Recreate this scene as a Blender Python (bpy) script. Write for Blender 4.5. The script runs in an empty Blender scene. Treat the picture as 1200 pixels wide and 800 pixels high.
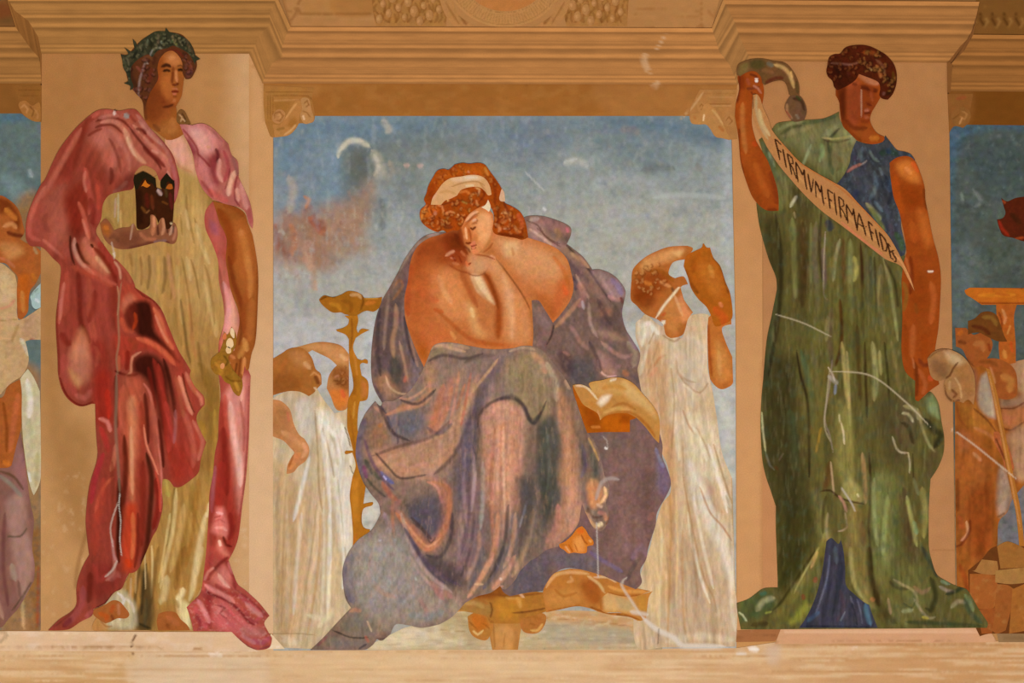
import bpy, math, random, re
import numpy as np
from mathutils import Vector
from mathutils.geometry import delaunay_2d_cdt

# ------------------------------------------------------------------ camera, world, lights, exposure
S = 0.004            # metres on the wall per photograph pixel
ZB = 1.2             # height of the photograph's bottom edge above the floor
DIST = 7.0
scene = bpy.context.scene
COL = scene.collection
cam_d = bpy.data.cameras.new('camera')
cam = bpy.data.objects.new('camera', cam_d)
COL.objects.link(cam)
cam.location = (0, -DIST, ZB + 400 * S)
cam.rotation_euler = (math.pi / 2, 0, 0)
cam_d.sensor_width = 36
cam_d.lens = 36 * DIST / (1200 * S)
scene.camera = cam

world = bpy.data.worlds.new('world')
scene.world = world
world.use_nodes = True
bg = world.node_tree.nodes['Background']
bg.inputs[0].default_value = (1.0, 0.86, 0.70, 1)
bg.inputs[1].default_value = 0.32

def area(name, loc, target, size, power, color):
    l = bpy.data.lights.new(name, 'AREA')
    l.shape = 'RECTANGLE'; l.size, l.size_y = size
    l.energy = power; l.color = color
    o = bpy.data.objects.new(name, l); COL.objects.link(o)
    o.location = loc
    o.rotation_euler = (Vector(target) - Vector(loc)).to_track_quat('-Z', 'Y').to_euler()
    return o
# a tall window's daylight falling from low in front of the painted wall
area('window_light', (0.35, -4.6, 0.6), (0.1, 0, 2.2), (2.6, 1.2), 215, (1.0, 0.92, 0.80))

vs = scene.view_settings
vs.view_transform = 'Standard'; vs.look = 'None'; vs.exposure = 0; vs.gamma = 1
vs.use_curve_mapping = False

# ------------------------------------------------------------------ helpers
def smooth01(t):
    t = np.clip(t, 0, 1)
    return t * t * (3 - 2 * t)

def srgb(hexs):
    c = np.array([int(hexs[i:i + 2], 16) / 255 for i in (0, 2, 4)])
    return np.where(c <= 0.04045, c / 12.92, ((c + 0.055) / 1.055) ** 2.4)

# light the lamps give to a white wall, as a smooth function of the place (measured once): pigment = look / light
def light_at(P):
    u = (P[:, 0] - 600) / 600; v = (P[:, 1] - 400) / 400
    base = [np.ones_like(u), u, v, u * u, u * v, v * v, v ** 3, u * u * v, u ** 4]
    return np.stack([sum(c * b for c, b in zip(K, base)) for K in LIGHT_K], 1) * np.array([1.05, 1.10, 1.10])
LIGHT_K = [[1, 0, 0, 0, 0, 0, 0, 0, 0]] * 3

def _hash(ix, iy, seed):
    h = (ix.astype(np.int64) * 374761393 + iy.astype(np.int64) * 668265263 + seed * 974711) & 0x7fffffff
    h = ((h ^ (h >> 13)) * 1274126177) & 0x7fffffff
    return ((h ^ (h >> 16)) & 0xffff) / 65535.0

def vnoise(x, y, seed):
    ix = np.floor(x); iy = np.floor(y)
    fx = x - ix; fy = y - iy
    fx = fx * fx * (3 - 2 * fx); fy = fy * fy * (3 - 2 * fy)
    a = _hash(ix, iy, seed); b = _hash(ix + 1, iy, seed); c = _hash(ix, iy + 1, seed); d = _hash(ix + 1, iy + 1, seed)
    return (a * (1 - fx) + b * fx) * (1 - fy) + (c * (1 - fx) + d * fx) * fy

def fbm(x, y, seed, octv=3):
    s = 0; a = 1; t = 0
    for k in range(octv):
        s = s + a * vnoise(x * 2 ** k + 17.3 * k, y * 2 ** k + 5.1 * k, seed + k); t += a; a *= 0.55
    return s / t

def curve(pts, sharp, closed, step=4.0):
    """Catmull-Rom through pts; a sharp point keeps its corner."""
    P = np.array(pts, float); n = len(P); out = []
    if n == 2 and not closed:
        k = max(1, int(np.hypot(*(P[1] - P[0])) / step))
        return np.array([P[0] + (P[1] - P[0]) * i / k for i in range(k + 1)])
    T = np.zeros_like(P)
    for i in range(n):
        if sharp[i]: continue
        a = P[(i - 1) % n] if (closed or i > 0) else P[i]
        b = P[(i + 1) % n] if (closed or i < n - 1) else P[i]
        T[i] = (b - a) / 2
        m = min(np.hypot(*(P[i] - a)) or 1e9, np.hypot(*(b - P[i])) or 1e9)
        l = np.hypot(*T[i])
        if l > 1.3 * m: T[i] *= 1.3 * m / l
    for i in range(n if closed else n - 1):
        p0, p1 = P[i], P[(i + 1) % n]; t0, t1 = T[i], T[(i + 1) % n]
        L = np.hypot(*(p1 - p0)); k = max(1, int(round(L / step)))
        for j in range(k):
            t = j / k; t2 = t * t; t3 = t2 * t
            out.append(p0 * (2 * t3 - 3 * t2 + 1) + t0 * (t3 - 2 * t2 + t) + p1 * (-2 * t3 + 3 * t2) + t1 * (t3 - t2))
    if not closed: out.append(P[-1])
    return np.array(out)

def seg_dist(P, C, closed):
    A = C if closed else C[:-1]
    B = np.roll(C, -1, 0) if closed else C[1:]
    best = np.full(len(P), 1e9); bt = np.zeros(len(P))
    m = len(A)
    for i in range(m):
        d = B[i] - A[i]; L2 = d @ d + 1e-9
        t = np.clip(((P - A[i]) @ d) / L2, 0, 1)
        q = P - A[i] - t[:, None] * d
        dd = q[:, 0] ** 2 + q[:, 1] ** 2
        w = dd < best
        best[w] = dd[w]; bt[w] = (i + t[w]) / m
    return np.sqrt(best), bt

def inside(P, loops):
    r = np.zeros(len(P), bool)
    for C in loops:
        A = C; B = np.roll(C, -1, 0)
        for i in range(len(A)):
            y0, y1 = A[i][1], B[i][1]
            if y0 == y1: continue
            c = ((y0 > P[:, 1]) != (y1 > P[:, 1]))
            if not c.any(): continue
            xs = A[i][0] + (P[:, 1] - y0) / (y1 - y0) * (B[i][0] - A[i][0])
            r ^= c & (P[:, 0] < xs)
    return r

def parse_pts(toks):
    pts, sh = [], []
    for t in toks:
        s = t.endswith('!')
        if s: t = t[:-1]
        x, y = t.split(',')
        pts.append((float(x), float(y))); sh.append(s)
    return pts, sh

def curl_ops(op):
    """k dark light count radius seed polygon: small painted curls"""
    dark, light, n, r, sd = op[1], op[2], int(op[3]), float(op[4]), int(op[5])
    pts, sh = parse_pts(op[6:]); C = curve(pts, sh, True, 6.0)
    rs = np.random.RandomState(sd); out = []
    lo = C.min(0); hi = C.max(0); k = 0
    while k < n:
        c = lo + (hi - lo) * rs.rand(2)
        if not inside(c[None], [C])[0]: continue
        k += 1
        a = rs.rand() * 6.28; q = r * (.6 + .7 * rs.rand()); sw = 2.2 + 1.6 * rs.rand()
        def arc(o, rr): return ['%.1f,%.1f' % (c[0] + o + rr * math.cos(a + sw * t / 3), c[1] + o + rr * math.sin(a + sw * t / 3)) for t in range(4)]
        out.append(['s', dark, '1.5', '.6'] + arc(0, q))
        out.append(['s', light, '1.3', '.38'] + arc(-.6, q * .6))
    return out

def apply_ops(P, colr, ops, seed=0):
    """paint a list of brush strokes and washes over the pigment at the points P"""
    ops = [q for op in ops for q in (curl_ops(op) if op[0] == 'k' else [op])]
    for op in ops:
        k = op[0]; c = srgb(op[1]) if k not in 'cd' else 0
        if k in 'suh':
            w, a = float(op[2]), float(op[3]); pts, sh = parse_pts(op[4:])
            if k == 's': w = w * 1.12 + 0.25 if w < 1.8 else w * 1.38
            C = curve(pts, sh, False, 5.0)
            lo = C.min(0) - w; hi = C.max(0) + w
            m = np.where((P[:, 0] > lo[0]) & (P[:, 0] < hi[0]) & (P[:, 1] > lo[1]) & (P[:, 1] < hi[1]))[0]
            if not len(m): continue
            d, t = seg_dist(P[m], C, False)
            ww = w * (1 if k == 'u' else np.clip(2.6 * np.sqrt(np.clip(t * (1 - t), 0, 1)), 0.2, 1))
            al = a * (1 - smooth01((d / ww - 0.15) / 0.85)) if k != 'h' else a * (1 - smooth01((d / ww - 0.7) / 0.3))
        elif k == 'f':
            w, a = float(op[2]), float(op[3]); pts, sh = parse_pts(op[4:])
            C = curve(pts, sh, True, 6.0)
            lo = C.min(0) - w; hi = C.max(0) + w
            m = np.where((P[:, 0] > lo[0]) & (P[:, 0] < hi[0]) & (P[:, 1] > lo[1]) & (P[:, 1] < hi[1]))[0]
            if not len(m): continue
            d, t = seg_dist(P[m], C, True)
            sd = np.where(inside(P[m], [C]), d, -d)
            al = a * smooth01(sd / (2 * w) + 0.5)
        elif k == 'n':       # noise wash: n colour amp sx sy seed threshold [polygon]
            a, sx, sy, sd_, th = map(float, op[2:7])
            m = np.arange(len(P)); al0 = 1.0
            if len(op) > 7:
                pts, sh = parse_pts(op[7:]); C = curve(pts, sh, True, 6.0)
                lo = C.min(0) - 6; hi = C.max(0) + 6
                m = np.where((P[:, 0] > lo[0]) & (P[:, 0] < hi[0]) & (P[:, 1] > lo[1]) & (P[:, 1] < hi[1]))[0]
                if not len(m): continue
                d, t = seg_dist(P[m], C, True)
                al0 = smooth01(np.where(inside(P[m], [C]), d, -d) / 12 + 0.5)
            v = fbm(P[m, 0] / sx, P[m, 1] / sy, int(sd_))
            al = a * al0 * smooth01((v - th) / 0.25)
        elif k == 'c':       # deepen: c pivot gamma_r gamma_g gamma_b
            pv, gr, gg, gb_ = map(float, op[1:5])
            colr[:] = pv * (np.clip(colr, 1e-4, 4) / pv) ** np.array([gr, gg, gb_]); continue
        elif k == 'd':       # folds: d strength width length seed angle [polygon]
            a, sx, sy, sd_, an = map(float, op[1:6])
            m = np.arange(len(P)); al0 = 1.0
            if len(op) > 6:
                pts, sh = parse_pts(op[6:]); C = curve(pts, sh, True, 6.0)
                lo = C.min(0) - 8; hi = C.max(0) + 8
                m = np.where((P[:, 0] > lo[0]) & (P[:, 0] < hi[0]) & (P[:, 1] > lo[1]) & (P[:, 1] < hi[1]))[0]
                if not len(m): continue
                d, t = seg_dist(P[m], C, True)
                al0 = smooth01(np.where(inside(P[m], [C]), d, -d) / 14 + 0.5)
            x, y = P[m, 0], P[m, 1]
            wx = 7 * (vnoise(x / 40, y / 40, int(sd_) + 3) - .5); wy = 7 * (vnoise(x / 40, y / 40, int(sd_) + 5) - .5)
            ca, sa = math.cos(math.radians(an)), math.sin(math.radians(an))
            u = (x + wx) * ca + (y + wy) * sa; v = -(x + wx) * sa + (y + wy) * ca
            f = vnoise(u / sx, v / sy, int(sd_)) + .6 * vnoise(u / sx * 2.3, v / sy * 1.7, int(sd_) + 1) - .8
            h = vnoise(u / sx / 1.5, v / sy, int(sd_) + 7) - .5
            g = np.exp(a * al0 * 2.0 * f)
            colr[m] = colr[m] * g[:, None] * (1 + a * (al0 if np.ndim(al0) else 1.0) * .5 * h)[:, None] ** np.array([1, 0, -1.0]) if not np.ndim(al0) else colr[m] * g[:, None] * np.stack([1 + a * al0 * .5 * h, np.ones_like(h), 1 - a * al0 * .5 * h], 1)
            continue
        elif k == 'g':       # vertical wash: g colour alpha y0 y1
            a, y0, y1 = map(float, op[2:5])
            m = np.arange(len(P)); al = a * smooth01((P[:, 1] - y0) / (y1 - y0))
        elif k == 'v':       # sideways wash: v colour alpha x0 x1
            a, x0, x1 = map(float, op[2:5])
            m = np.arange(len(P)); al = a * smooth01((P[:, 0] - x0) / (x1 - x0))
        colr[m] = colr[m] * (1 - al[:, None] if np.ndim(al) else 1 - al) + c * (al[:, None] if np.ndim(al) else al)
    return colr

GLOBAL = []
def pigment(P, base, ops, amp=0.10, grain=(2.2, 2.2), seed=1):
    c = np.tile(srgb(base), (len(P), 1))
    c = apply_ops(P, c, ops)
    # brushwork: broken colour, a little warm and cool
    n1 = fbm(P[:, 0] / (grain[0] * 3), P[:, 1] / (grain[1] * 3), seed) - 0.5
    n2 = vnoise(P[:, 0] / grain[0], P[:, 1] / grain[1], seed + 9) - 0.5
    n3 = fbm(P[:, 0] / 14, P[:, 1] / 14, seed + 31) - 0.5
    c = c * (1 + amp * (1.9 * n1 + 1.7 * n2))[:, None]
    c = c * (1 + np.stack([0.5 * amp * n3, 0 * n3, -0.9 * amp * n3], 1))
    bx, by = P[:, 0] / 5.5, P[:, 1] / 5.5
    ch = np.stack([vnoise(bx, by, seed + 61) + .5 * vnoise(bx * 2.2, by * 2.2, seed + 66) - .75 for seed in (seed, seed + 100, seed + 200)], 1)
    c = c * (1 + amp * np.array([0.9, 0.75, 1.5]) * ch)
    c = apply_ops(P, c, GLOBAL)
    return np.clip(c / light_at(P), 0.002, 1)

# ------------------------------------------------------------------ materials
def paint_material(name, rough=0.85, bump=0.25, grain=0.10, gscale=(180, 1, 260)):
    m = bpy.data.materials.new(name); m.use_nodes = True
    nt = m.node_tree; b = nt.nodes['Principled BSDF']
    b.inputs['Roughness'].default_value = rough
    b.inputs['Specular IOR Level'].default_value = 0.04
    at = nt.nodes.new('ShaderNodeAttribute'); at.attribute_name = 'paint'
    tc = nt.nodes.new('ShaderNodeTexCoord')
    mp = nt.nodes.new('ShaderNodeMapping'); mp.inputs['Scale'].default_value = gscale
    nt.links.new(tc.outputs['Object'], mp.inputs[0])
    nz = nt.nodes.new('ShaderNodeTexNoise'); nz.inputs['Scale'].default_value = 1.0; nz.inputs['Detail'].default_value = 3
    nt.links.new(mp.outputs[0], nz.inputs['Vector'])
    mr = nt.nodes.new('ShaderNodeMapRange')
    mr.inputs['From Min'].default_value = 0.3; mr.inputs['From Max'].default_value = 0.7
    mr.inputs['To Min'].default_value = 1 - grain; mr.inputs['To Max'].default_value = 1 + grain
    nt.links.new(nz.outputs['Fac'], mr.inputs['Value'])
    vm = nt.nodes.new('ShaderNodeVectorMath'); vm.operation = 'SCALE'
    nt.links.new(at.outputs['Color'], vm.inputs[0]); nt.links.new(mr.outputs[0], vm.inputs['Scale'])
    nt.links.new(vm.outputs[0], b.inputs['Base Color'])
    bp = nt.nodes.new('ShaderNodeBump'); bp.inputs['Strength'].default_value = bump; bp.inputs['Distance'].default_value = 0.0008
    nt.links.new(nz.outputs['Fac'], bp.inputs['Height']); nt.links.new(bp.outputs[0], b.inputs['Normal'])
    return m
M_PAINT = paint_material('fresco_paint')
M_PLASTER = paint_material('painted_plaster', 0.9, 0.35, 0.05, (140, 1, 200))

def w3(px, py, y):
    return ((px - 600) * S, y, ZB + (800 - py) * S)

UNIT = 0.0006        # thickness of one coat of paint
def mesh_part(name, parent, loops, base, ops, layer, res=1.7, amp=0.10, grain=(2.2, 2.2), mat=None, depth=None, edge=None):
    """one painted area: outline loops (photo pixels), filled by fine triangles that carry the pigment; it has real thickness back to the wall"""
    L = [curve(p, s, True, edge or res * 1.3) for p, s in loops]
    allp = np.concatenate(L); lo = allp.min(0); hi = allp.max(0)
    rng = np.random.RandomState(int(abs(lo[0] * 7 + lo[1] * 13)) % 9999)
    gx = np.arange(lo[0], hi[0] + res, res); gy = np.arange(lo[1], hi[1] + res * 0.87, res * 0.87)
    X, Y = np.meshgrid(gx, gy); X[1::2] += res / 2
    G = np.stack([X.ravel(), Y.ravel()], 1); G += rng.uniform(-0.12, 0.12, G.shape) * res
    G = G[inside(G, L)]
    # drop grid points too close to the outline (bucketed)
    keep = set()
    cell = res * 0.6
    for c in allp:
        ix, iy = int(c[0] / cell), int(c[1] / cell)
        for a in (-1, 0, 1):
            for b in (-1, 0, 1): keep.add((ix + a, iy + b))
    G = np.array([g for g in G if (int(g[0] / cell), int(g[1] / cell)) not in keep]).reshape(-1, 2)
    pts = [Vector(p) for p in allp] + [Vector(g) for g in G]
    edges = []; k = 0
    for C in L:
        n = len(C); edges += [(k + i, k + (i + 1) % n) for i in range(n)]; k += n
    v, e, f, *_ = delaunay_2d_cdt(pts, edges, [], 0, 1e-5, False)
    V = np.array([(a.x, a.y) for a in v]); F = np.array([t for t in f if len(t) == 3])
    cen = V[F].mean(1); F = F[inside(cen, L)]
    Y0 = -(depth if depth is not None else 0.003 + layer * UNIT)
    nv = len(V)
    back = 0.001 if layer < 1 else 0.0032 if layer < 3.45 else 0.003 + 3.42 * UNIT if layer < 5 else 0.003 + 4.9 * UNIT if layer < 12 else 0.003 + 11.9 * UNIT if layer < 16 else 0.003 + 15.9 * UNIT
    # edge walls
    from collections import Counter
    cnt = Counter(); 
    for t in F.tolist():
        for a, b in ((t[0], t[1]), (t[1], t[2]), (t[2], t[0])): cnt[(a, b)] += 1
    bnd = [(a, b) for (a, b) in cnt if (b, a) not in cnt]
    bi = sorted({a for ab in bnd for a in ab}); mp_ = {a: nv + i for i, a in enumerate(bi)}
    VV = np.concatenate([V, V[bi]]) if bi else V
    ys = np.concatenate([np.full(nv, Y0), np.full(len(bi), -back)])
    co = np.stack([(VV[:, 0] - 600) * S, ys, ZB + (800 - VV[:, 1]) * S], 1)
    A = V[F[:, 0]]; B = V[F[:, 1]]; Cc = V[F[:, 2]]
    area2 = (B[:, 0] - A[:, 0]) * (Cc[:, 1] - A[:, 1]) - (B[:, 1] - A[:, 1]) * (Cc[:, 0] - A[:, 0])
    Fl = F.copy(); fl = area2 > 0
    Fl[fl] = Fl[fl][:, ::-1]
    faces = [tuple(t) for t in Fl.tolist()]
    for a, b in bnd: faces.append((a, b, mp_[b], mp_[a]))
    me = bpy.data.meshes.new(name)
    me.from_pydata(co.tolist(), [], faces)
    seed = int(abs(lo[0] + lo[1] * 3)) % 500
    col = pigment(VV, base, ops, amp, grain, seed)
    at = me.color_attributes.new('paint', 'FLOAT_COLOR', 'POINT')
    at.data.foreach_set('color', np.concatenate([col, np.ones((len(col), 1))], 1).astype(np.float32).ravel())
    me.materials.append(mat or M_PAINT)
    o = bpy.data.objects.new(name, me); COL.objects.link(o)
    if parent:
        o.parent = parent
        o.location = (-parent.location[0], -parent.location[1], -parent.location[2])
    me.update()
    return o

def thing(name, label, cat, group=None, at=(600, 760)):
    o = bpy.data.objects.new(name, None); COL.objects.link(o)
    o.location = w3(at[0], at[1], 0); o.empty_display_size = 0.05
    o['label'] = label; o['category'] = cat
    if group: o['group'] = group
    return o

def read_painting(text):
    """lines: T name | label | category | group | x,y   P part layer base [res amp gx gy]   o outline   s/u/h/f/n/g/v paint"""
    cur = None; part = None
    def flush():
        nonlocal part
        if part: 
            pr = part
            lp = pr['loops']
            o = mesh_part(pr['name'], cur if not pr['solo'] else None, lp, pr['base'], pr['ops'], pr['layer'], pr['res'], pr['amp'], pr['grain'])
            if pr['solo']:
                for k, v in pr['solo'].items(): o[k] = v
            if pr['label']: o['label'] = pr['label']
        part = None
    for ln in text.strip().splitlines():
        ln = ln.strip()
        if not ln or ln[0] == '#': continue
        k = ln[0]
        if k == 'T':
            flush(); q = [s.strip() for s in ln[1:].split('|')]
            at = tuple(map(float, q[4].split(','))) if len(q) > 4 and q[4] else (600, 760)
            cur = thing(q[0], q[1], q[2], q[3] or None if len(q) > 3 else None, at)
        elif k == 'P':
            flush(); q = ln[1:].split()
            part = dict(name=q[0], layer=float(q[1]), base=q[2], res=float(q[3]) if len(q) > 3 else 1.7, amp=float(q[4]) if len(q) > 4 else 0.1,
                        grain=(float(q[5]), float(q[6])) if len(q) > 6 else (2.2, 2.2), loops=[], ops=[], solo=None, label=None)
        elif k == 'L': part['label'] = ln[1:].strip()
        elif k == 'O':       # the part is a thing of its own
            q = [s.strip() for s in ln[1:].split('|')]
            part['solo'] = dict(label=q[0], category=q[1]); 
            if len(q) > 2 and q[2]: part['solo']['group'] = q[2]
        elif k == 'o': part['loops'].append(parse_pts(ln[1:].split()))
        else: part['ops'].append(ln.split())
    flush()
LIGHT_K = [[1.0305, 0.0488, 0.2873, -0.2606, 0.0279, -0.0346, -0.0414, -0.1156, 0.0535], [0.9308, 0.045, 0.2654, -0.2397, 0.0257, -0.0321, -0.0391, -0.1067, 0.0484], [0.7923, 0.0391, 0.2302, -0.2079, 0.0223, -0.0279, -0.034, -0.0925, 0.0421]]
# ------------------------------------------------------------------ the wall and its painted architecture
def box(name, x0, x1, y0, y1, z0, z1, col, parent=None, mat=None):
    v = [(x, y, z) for x in (x0, x1) for y in (y0, y1) for z in (z0, z1)]
    f = [(0, 1, 3, 2), (4, 6, 7, 5), (0, 4, 5, 1), (2, 3, 7, 6), (0, 2, 6, 4), (1, 5, 7, 3)]
    me = bpy.data.meshes.new(name); me.from_pydata(v, [], f)
    c = me.color_attributes.new('paint', 'FLOAT_COLOR', 'POINT')
    cc = list(srgb(col)) + [1]
    for i in range(8): c.data[i].color = cc
    me.materials.append(mat or M_PLASTER)
    o = bpy.data.objects.new(name, me); COL.objects.link(o)
    if parent: o.parent = parent
    return o
wall = box('wall_back', -3.4, 3.4, 0.0, 0.25, 0, 5.4, 'b98a58')
wall['kind'] = 'structure'
fl = box('floor', -3.4, 3.4, -8.4, 0.25, -0.1, 0.0, '8a6a48'); fl['kind'] = 'structure'

def lerp_table(tb, L):
    xs = [a for a, b in tb]; ys = [b for a, b in tb]
    return float(np.interp(L, xs, ys))
XK = [(32, 8), (48, 18), (60, 34), (78, 45), (98, 49)]
XL = [(31, 18), (55, 35), (69, 47), (98, 49)]
XR = [(32, 325), (48, 317), (66, 316), (74, 305), (89, 299), (98, 292)]
XC = [(32, 341), (38, 337), (55, 331), (67, 331), (74, 320), (89, 311), (98, 308)]
XD = [(32, 834), (60, 843), (75, 855), (90, 861), (98, 864)]
XE = [(32, 847), (54, 860), (75, 868), (98, 880)]
XF = [(32, 1147), (54, 1143), (68, 1138), (80, 1125), (98, 1110)]
XG = [(32, 1140), (50, 1130), (67, 1113), (98, 1110)]
rec = lambda L: L
def blkR(L): return 1.5 + (L - 33) * 1.08
# each run: name of run, start (x,y) at level L, end (x,y) at level L, tone multiplier
RUNS = [
    (lambda L: (-60, L), lambda L: (lerp_table(XL, L), L), ('a2703a', 1.0)),
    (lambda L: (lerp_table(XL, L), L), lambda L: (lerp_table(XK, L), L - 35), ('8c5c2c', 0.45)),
    (lambda L: (lerp_table(XK, L), L - 35), lambda L: (lerp_table(XR, L), L - 35), ('a8763e', 1.0)),
    (lambda L: (lerp_table(XR, L), L - 35), lambda L: (lerp_table(XC, L), L), ('ab7840', 0.8)),
    (lambda L: (lerp_table(XC, L), L), lambda L: (lerp_table(XD, L), L + 1.5), ('b47c44', 1.0)),
    (lambda L: (lerp_table(XD, L), L + 1.5), lambda L: (lerp_table(XE, L), blkR(L)), ('a47440', 0.9)),
    (lambda L: (lerp_table(XE, L), blkR(L)), lambda L: (lerp_table(XF, L), blkR(L) + 2), ('a8733e', 1.0)),
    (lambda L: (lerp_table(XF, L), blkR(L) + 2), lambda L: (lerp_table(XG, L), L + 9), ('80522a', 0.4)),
    (lambda L: (lerp_table(XG, L), L + 9), lambda L: (1260, L + 10), ('9a6632', 1.0)),
]
# tone along the profile: level -> brightness offset
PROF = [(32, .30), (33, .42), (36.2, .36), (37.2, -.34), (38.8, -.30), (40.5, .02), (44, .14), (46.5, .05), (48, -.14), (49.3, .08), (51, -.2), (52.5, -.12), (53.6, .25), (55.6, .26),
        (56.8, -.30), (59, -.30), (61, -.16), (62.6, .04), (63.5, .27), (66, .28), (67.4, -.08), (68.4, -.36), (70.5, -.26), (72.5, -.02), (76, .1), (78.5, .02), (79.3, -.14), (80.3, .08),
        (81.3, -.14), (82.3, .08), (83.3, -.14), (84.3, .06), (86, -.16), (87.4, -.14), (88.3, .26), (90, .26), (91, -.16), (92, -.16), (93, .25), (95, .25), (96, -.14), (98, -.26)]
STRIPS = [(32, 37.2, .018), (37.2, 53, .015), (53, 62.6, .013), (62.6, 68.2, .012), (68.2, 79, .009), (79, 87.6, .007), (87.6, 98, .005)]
def strip(name, parent, runs, La, Lb, depth, res_u=4.0):
    A, B, (base, gain) = runs
    nv = max(3, int((Lb - La) / 0.5)); 
    a0, b0 = np.array(A((La + Lb) / 2)), np.array(B((La + Lb) / 2))
    nu = max(2, int(np.hypot(*(b0 - a0)) / res_u))
    P = []; tone = []
    for j in range(nv + 1):
        L = La + (Lb - La) * j / nv
        a, b = np.array(A(L), float), np.array(B(L), float)
        tn = np.interp(L, [p[0] for p in PROF], [p[1] for p in PROF])
        for i in range(nu + 1):
            P.append(a + (b - a) * i / nu); tone.append(tn)
    P = np.array(P); tone = np.array(tone)
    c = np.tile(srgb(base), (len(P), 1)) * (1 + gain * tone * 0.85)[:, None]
    n = fbm(P[:, 0] / 16, P[:, 1] / 3, 5) - .5; n2 = fbm(P[:, 0] / 40, P[:, 1] / 30, 8) - .5
    c = c * (1 + .22 * n + .22 * n2)[:, None]
    c = apply_ops(P, c, GLOBAL)
    c = np.clip(c / light_at(P), 0.002, 1)
    d = -(0.0038 + depth * 0.3)
    co = [w3(x, y, d) for x, y in P]
    F = []
    W = nu + 1
    for j in range(nv):
        for i in range(nu):
            F.append((j * W + i, (j + 1) * W + i, (j + 1) * W + i + 1, j * W + i + 1))
    # returns back to the wall along the outline
    loop = [i for i in range(W)] + [j * W + nu for j in range(1, nv + 1)] + [nv * W + i for i in range(nu - 1, -1, -1)] + [j * W for j in range(nv - 1, 0, -1)]
    n0 = len(co)
    for i in loop: co.append((co[i][0], 0.0, co[i][2]))
    cc = np.concatenate([c, c[loop]])
    for k in range(len(loop)):
        a, b = loop[k], loop[(k + 1) % len(loop)]
        F.append((a, b, n0 + (k + 1) % len(loop), n0 + k))
    me = bpy.data.meshes.new(name); me.from_pydata(co, [], F)
    at = me.color_attributes.new('paint', 'FLOAT_COLOR', 'POINT')
    at.data.foreach_set('color', np.concatenate([cc, np.ones((len(cc), 1))], 1).astype(np.float32).ravel())
    me.materials.append(M_PLASTER)
    o = bpy.data.objects.new(name, me); COL.objects.link(o); o.parent = parent
    return o

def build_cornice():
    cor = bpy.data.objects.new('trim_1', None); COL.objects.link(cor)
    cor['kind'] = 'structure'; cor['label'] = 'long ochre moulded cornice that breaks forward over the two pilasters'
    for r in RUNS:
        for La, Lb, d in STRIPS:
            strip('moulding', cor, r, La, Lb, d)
GLOBAL += [l.split() for l in '''
s d8b48a 1.6 .55 780,40 772,54 768,60
s dcb88c 4 .5 757,62 755,72 760,84
s dcb88c 3 .5 764,97 768,101 773,94
s d0a676 1.5 .5 757,84 766,88
s d8ae78 1.5 .5 797,140 812,125 824,108
s dfe0d6 1.2 .35 614,200 640,226
s e6e8e2 2 .6 636,243 640,247
s c9d2cc 4 .3 765,232 800,228 850,232
s d2dad2 2 .3 660,190 676,186
u d0c6ba 1.2 .75 699,612 700,640 701,676
s c8b8a8 .9 .5 705,510 711,516 712,527
s f0e8dc 1.6 .95 708,524 712,526
s d9cdb8 1.8 .6 735,676 728,684 740,704 752,722
s e6dccb 3.6 .75 752,722 768,736 790,747 800,756 850,757
s e6dccb 3 .6 738,716 760,720
s 4a3a28 1 .6 772,735 771,755
s b8a9a0 2.6 .65 698,586 705,565 716,560 726,562
s d9c8a2 1 .5 908,368 940,378 965,390 975,395
s d9c8a2 1.1 .55 975,435 1020,440 1060,470 1090,500
s c8b890 1 .5 972,432 968,470 966,500 975,520
s c8c0b0 3 .4 970,440 982,450
s e8d6b8 1.2 .5 1112,500 1140,520 1165,540 1192,562
s cfc4b4 1.4 .6 985,570 998,590 1002,600
u e6dccb .9 .7 141,578 140,592 142,610 141,632 143,650
s d8c4b0 1 .6 133,640 130,618 136,596 139,588
s d8c4b0 1.6 .6 123,676 132,668 138,656
s 9a7a58 1.6 .6 143,330 140,350 139,372 140,400 137,420 139,440
s 8c7058 2.2 .6 137,436 137,470 136,500 139,545 141,578
s e0cdb2 1 .6 135,295 134,304 
s e8d8c0 1.3 .8 133,296 135,301
s d0b8a0 1.2 .6 131,283 134,296 135,302
s e6c8b8 2 .85 134,131 135,135
s 93928a 3.5 .8 146,134 151,138
s 2a1c18 1.4 .8 135,128 137,131
'''.strip().splitlines()]

build_cornice()

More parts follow.
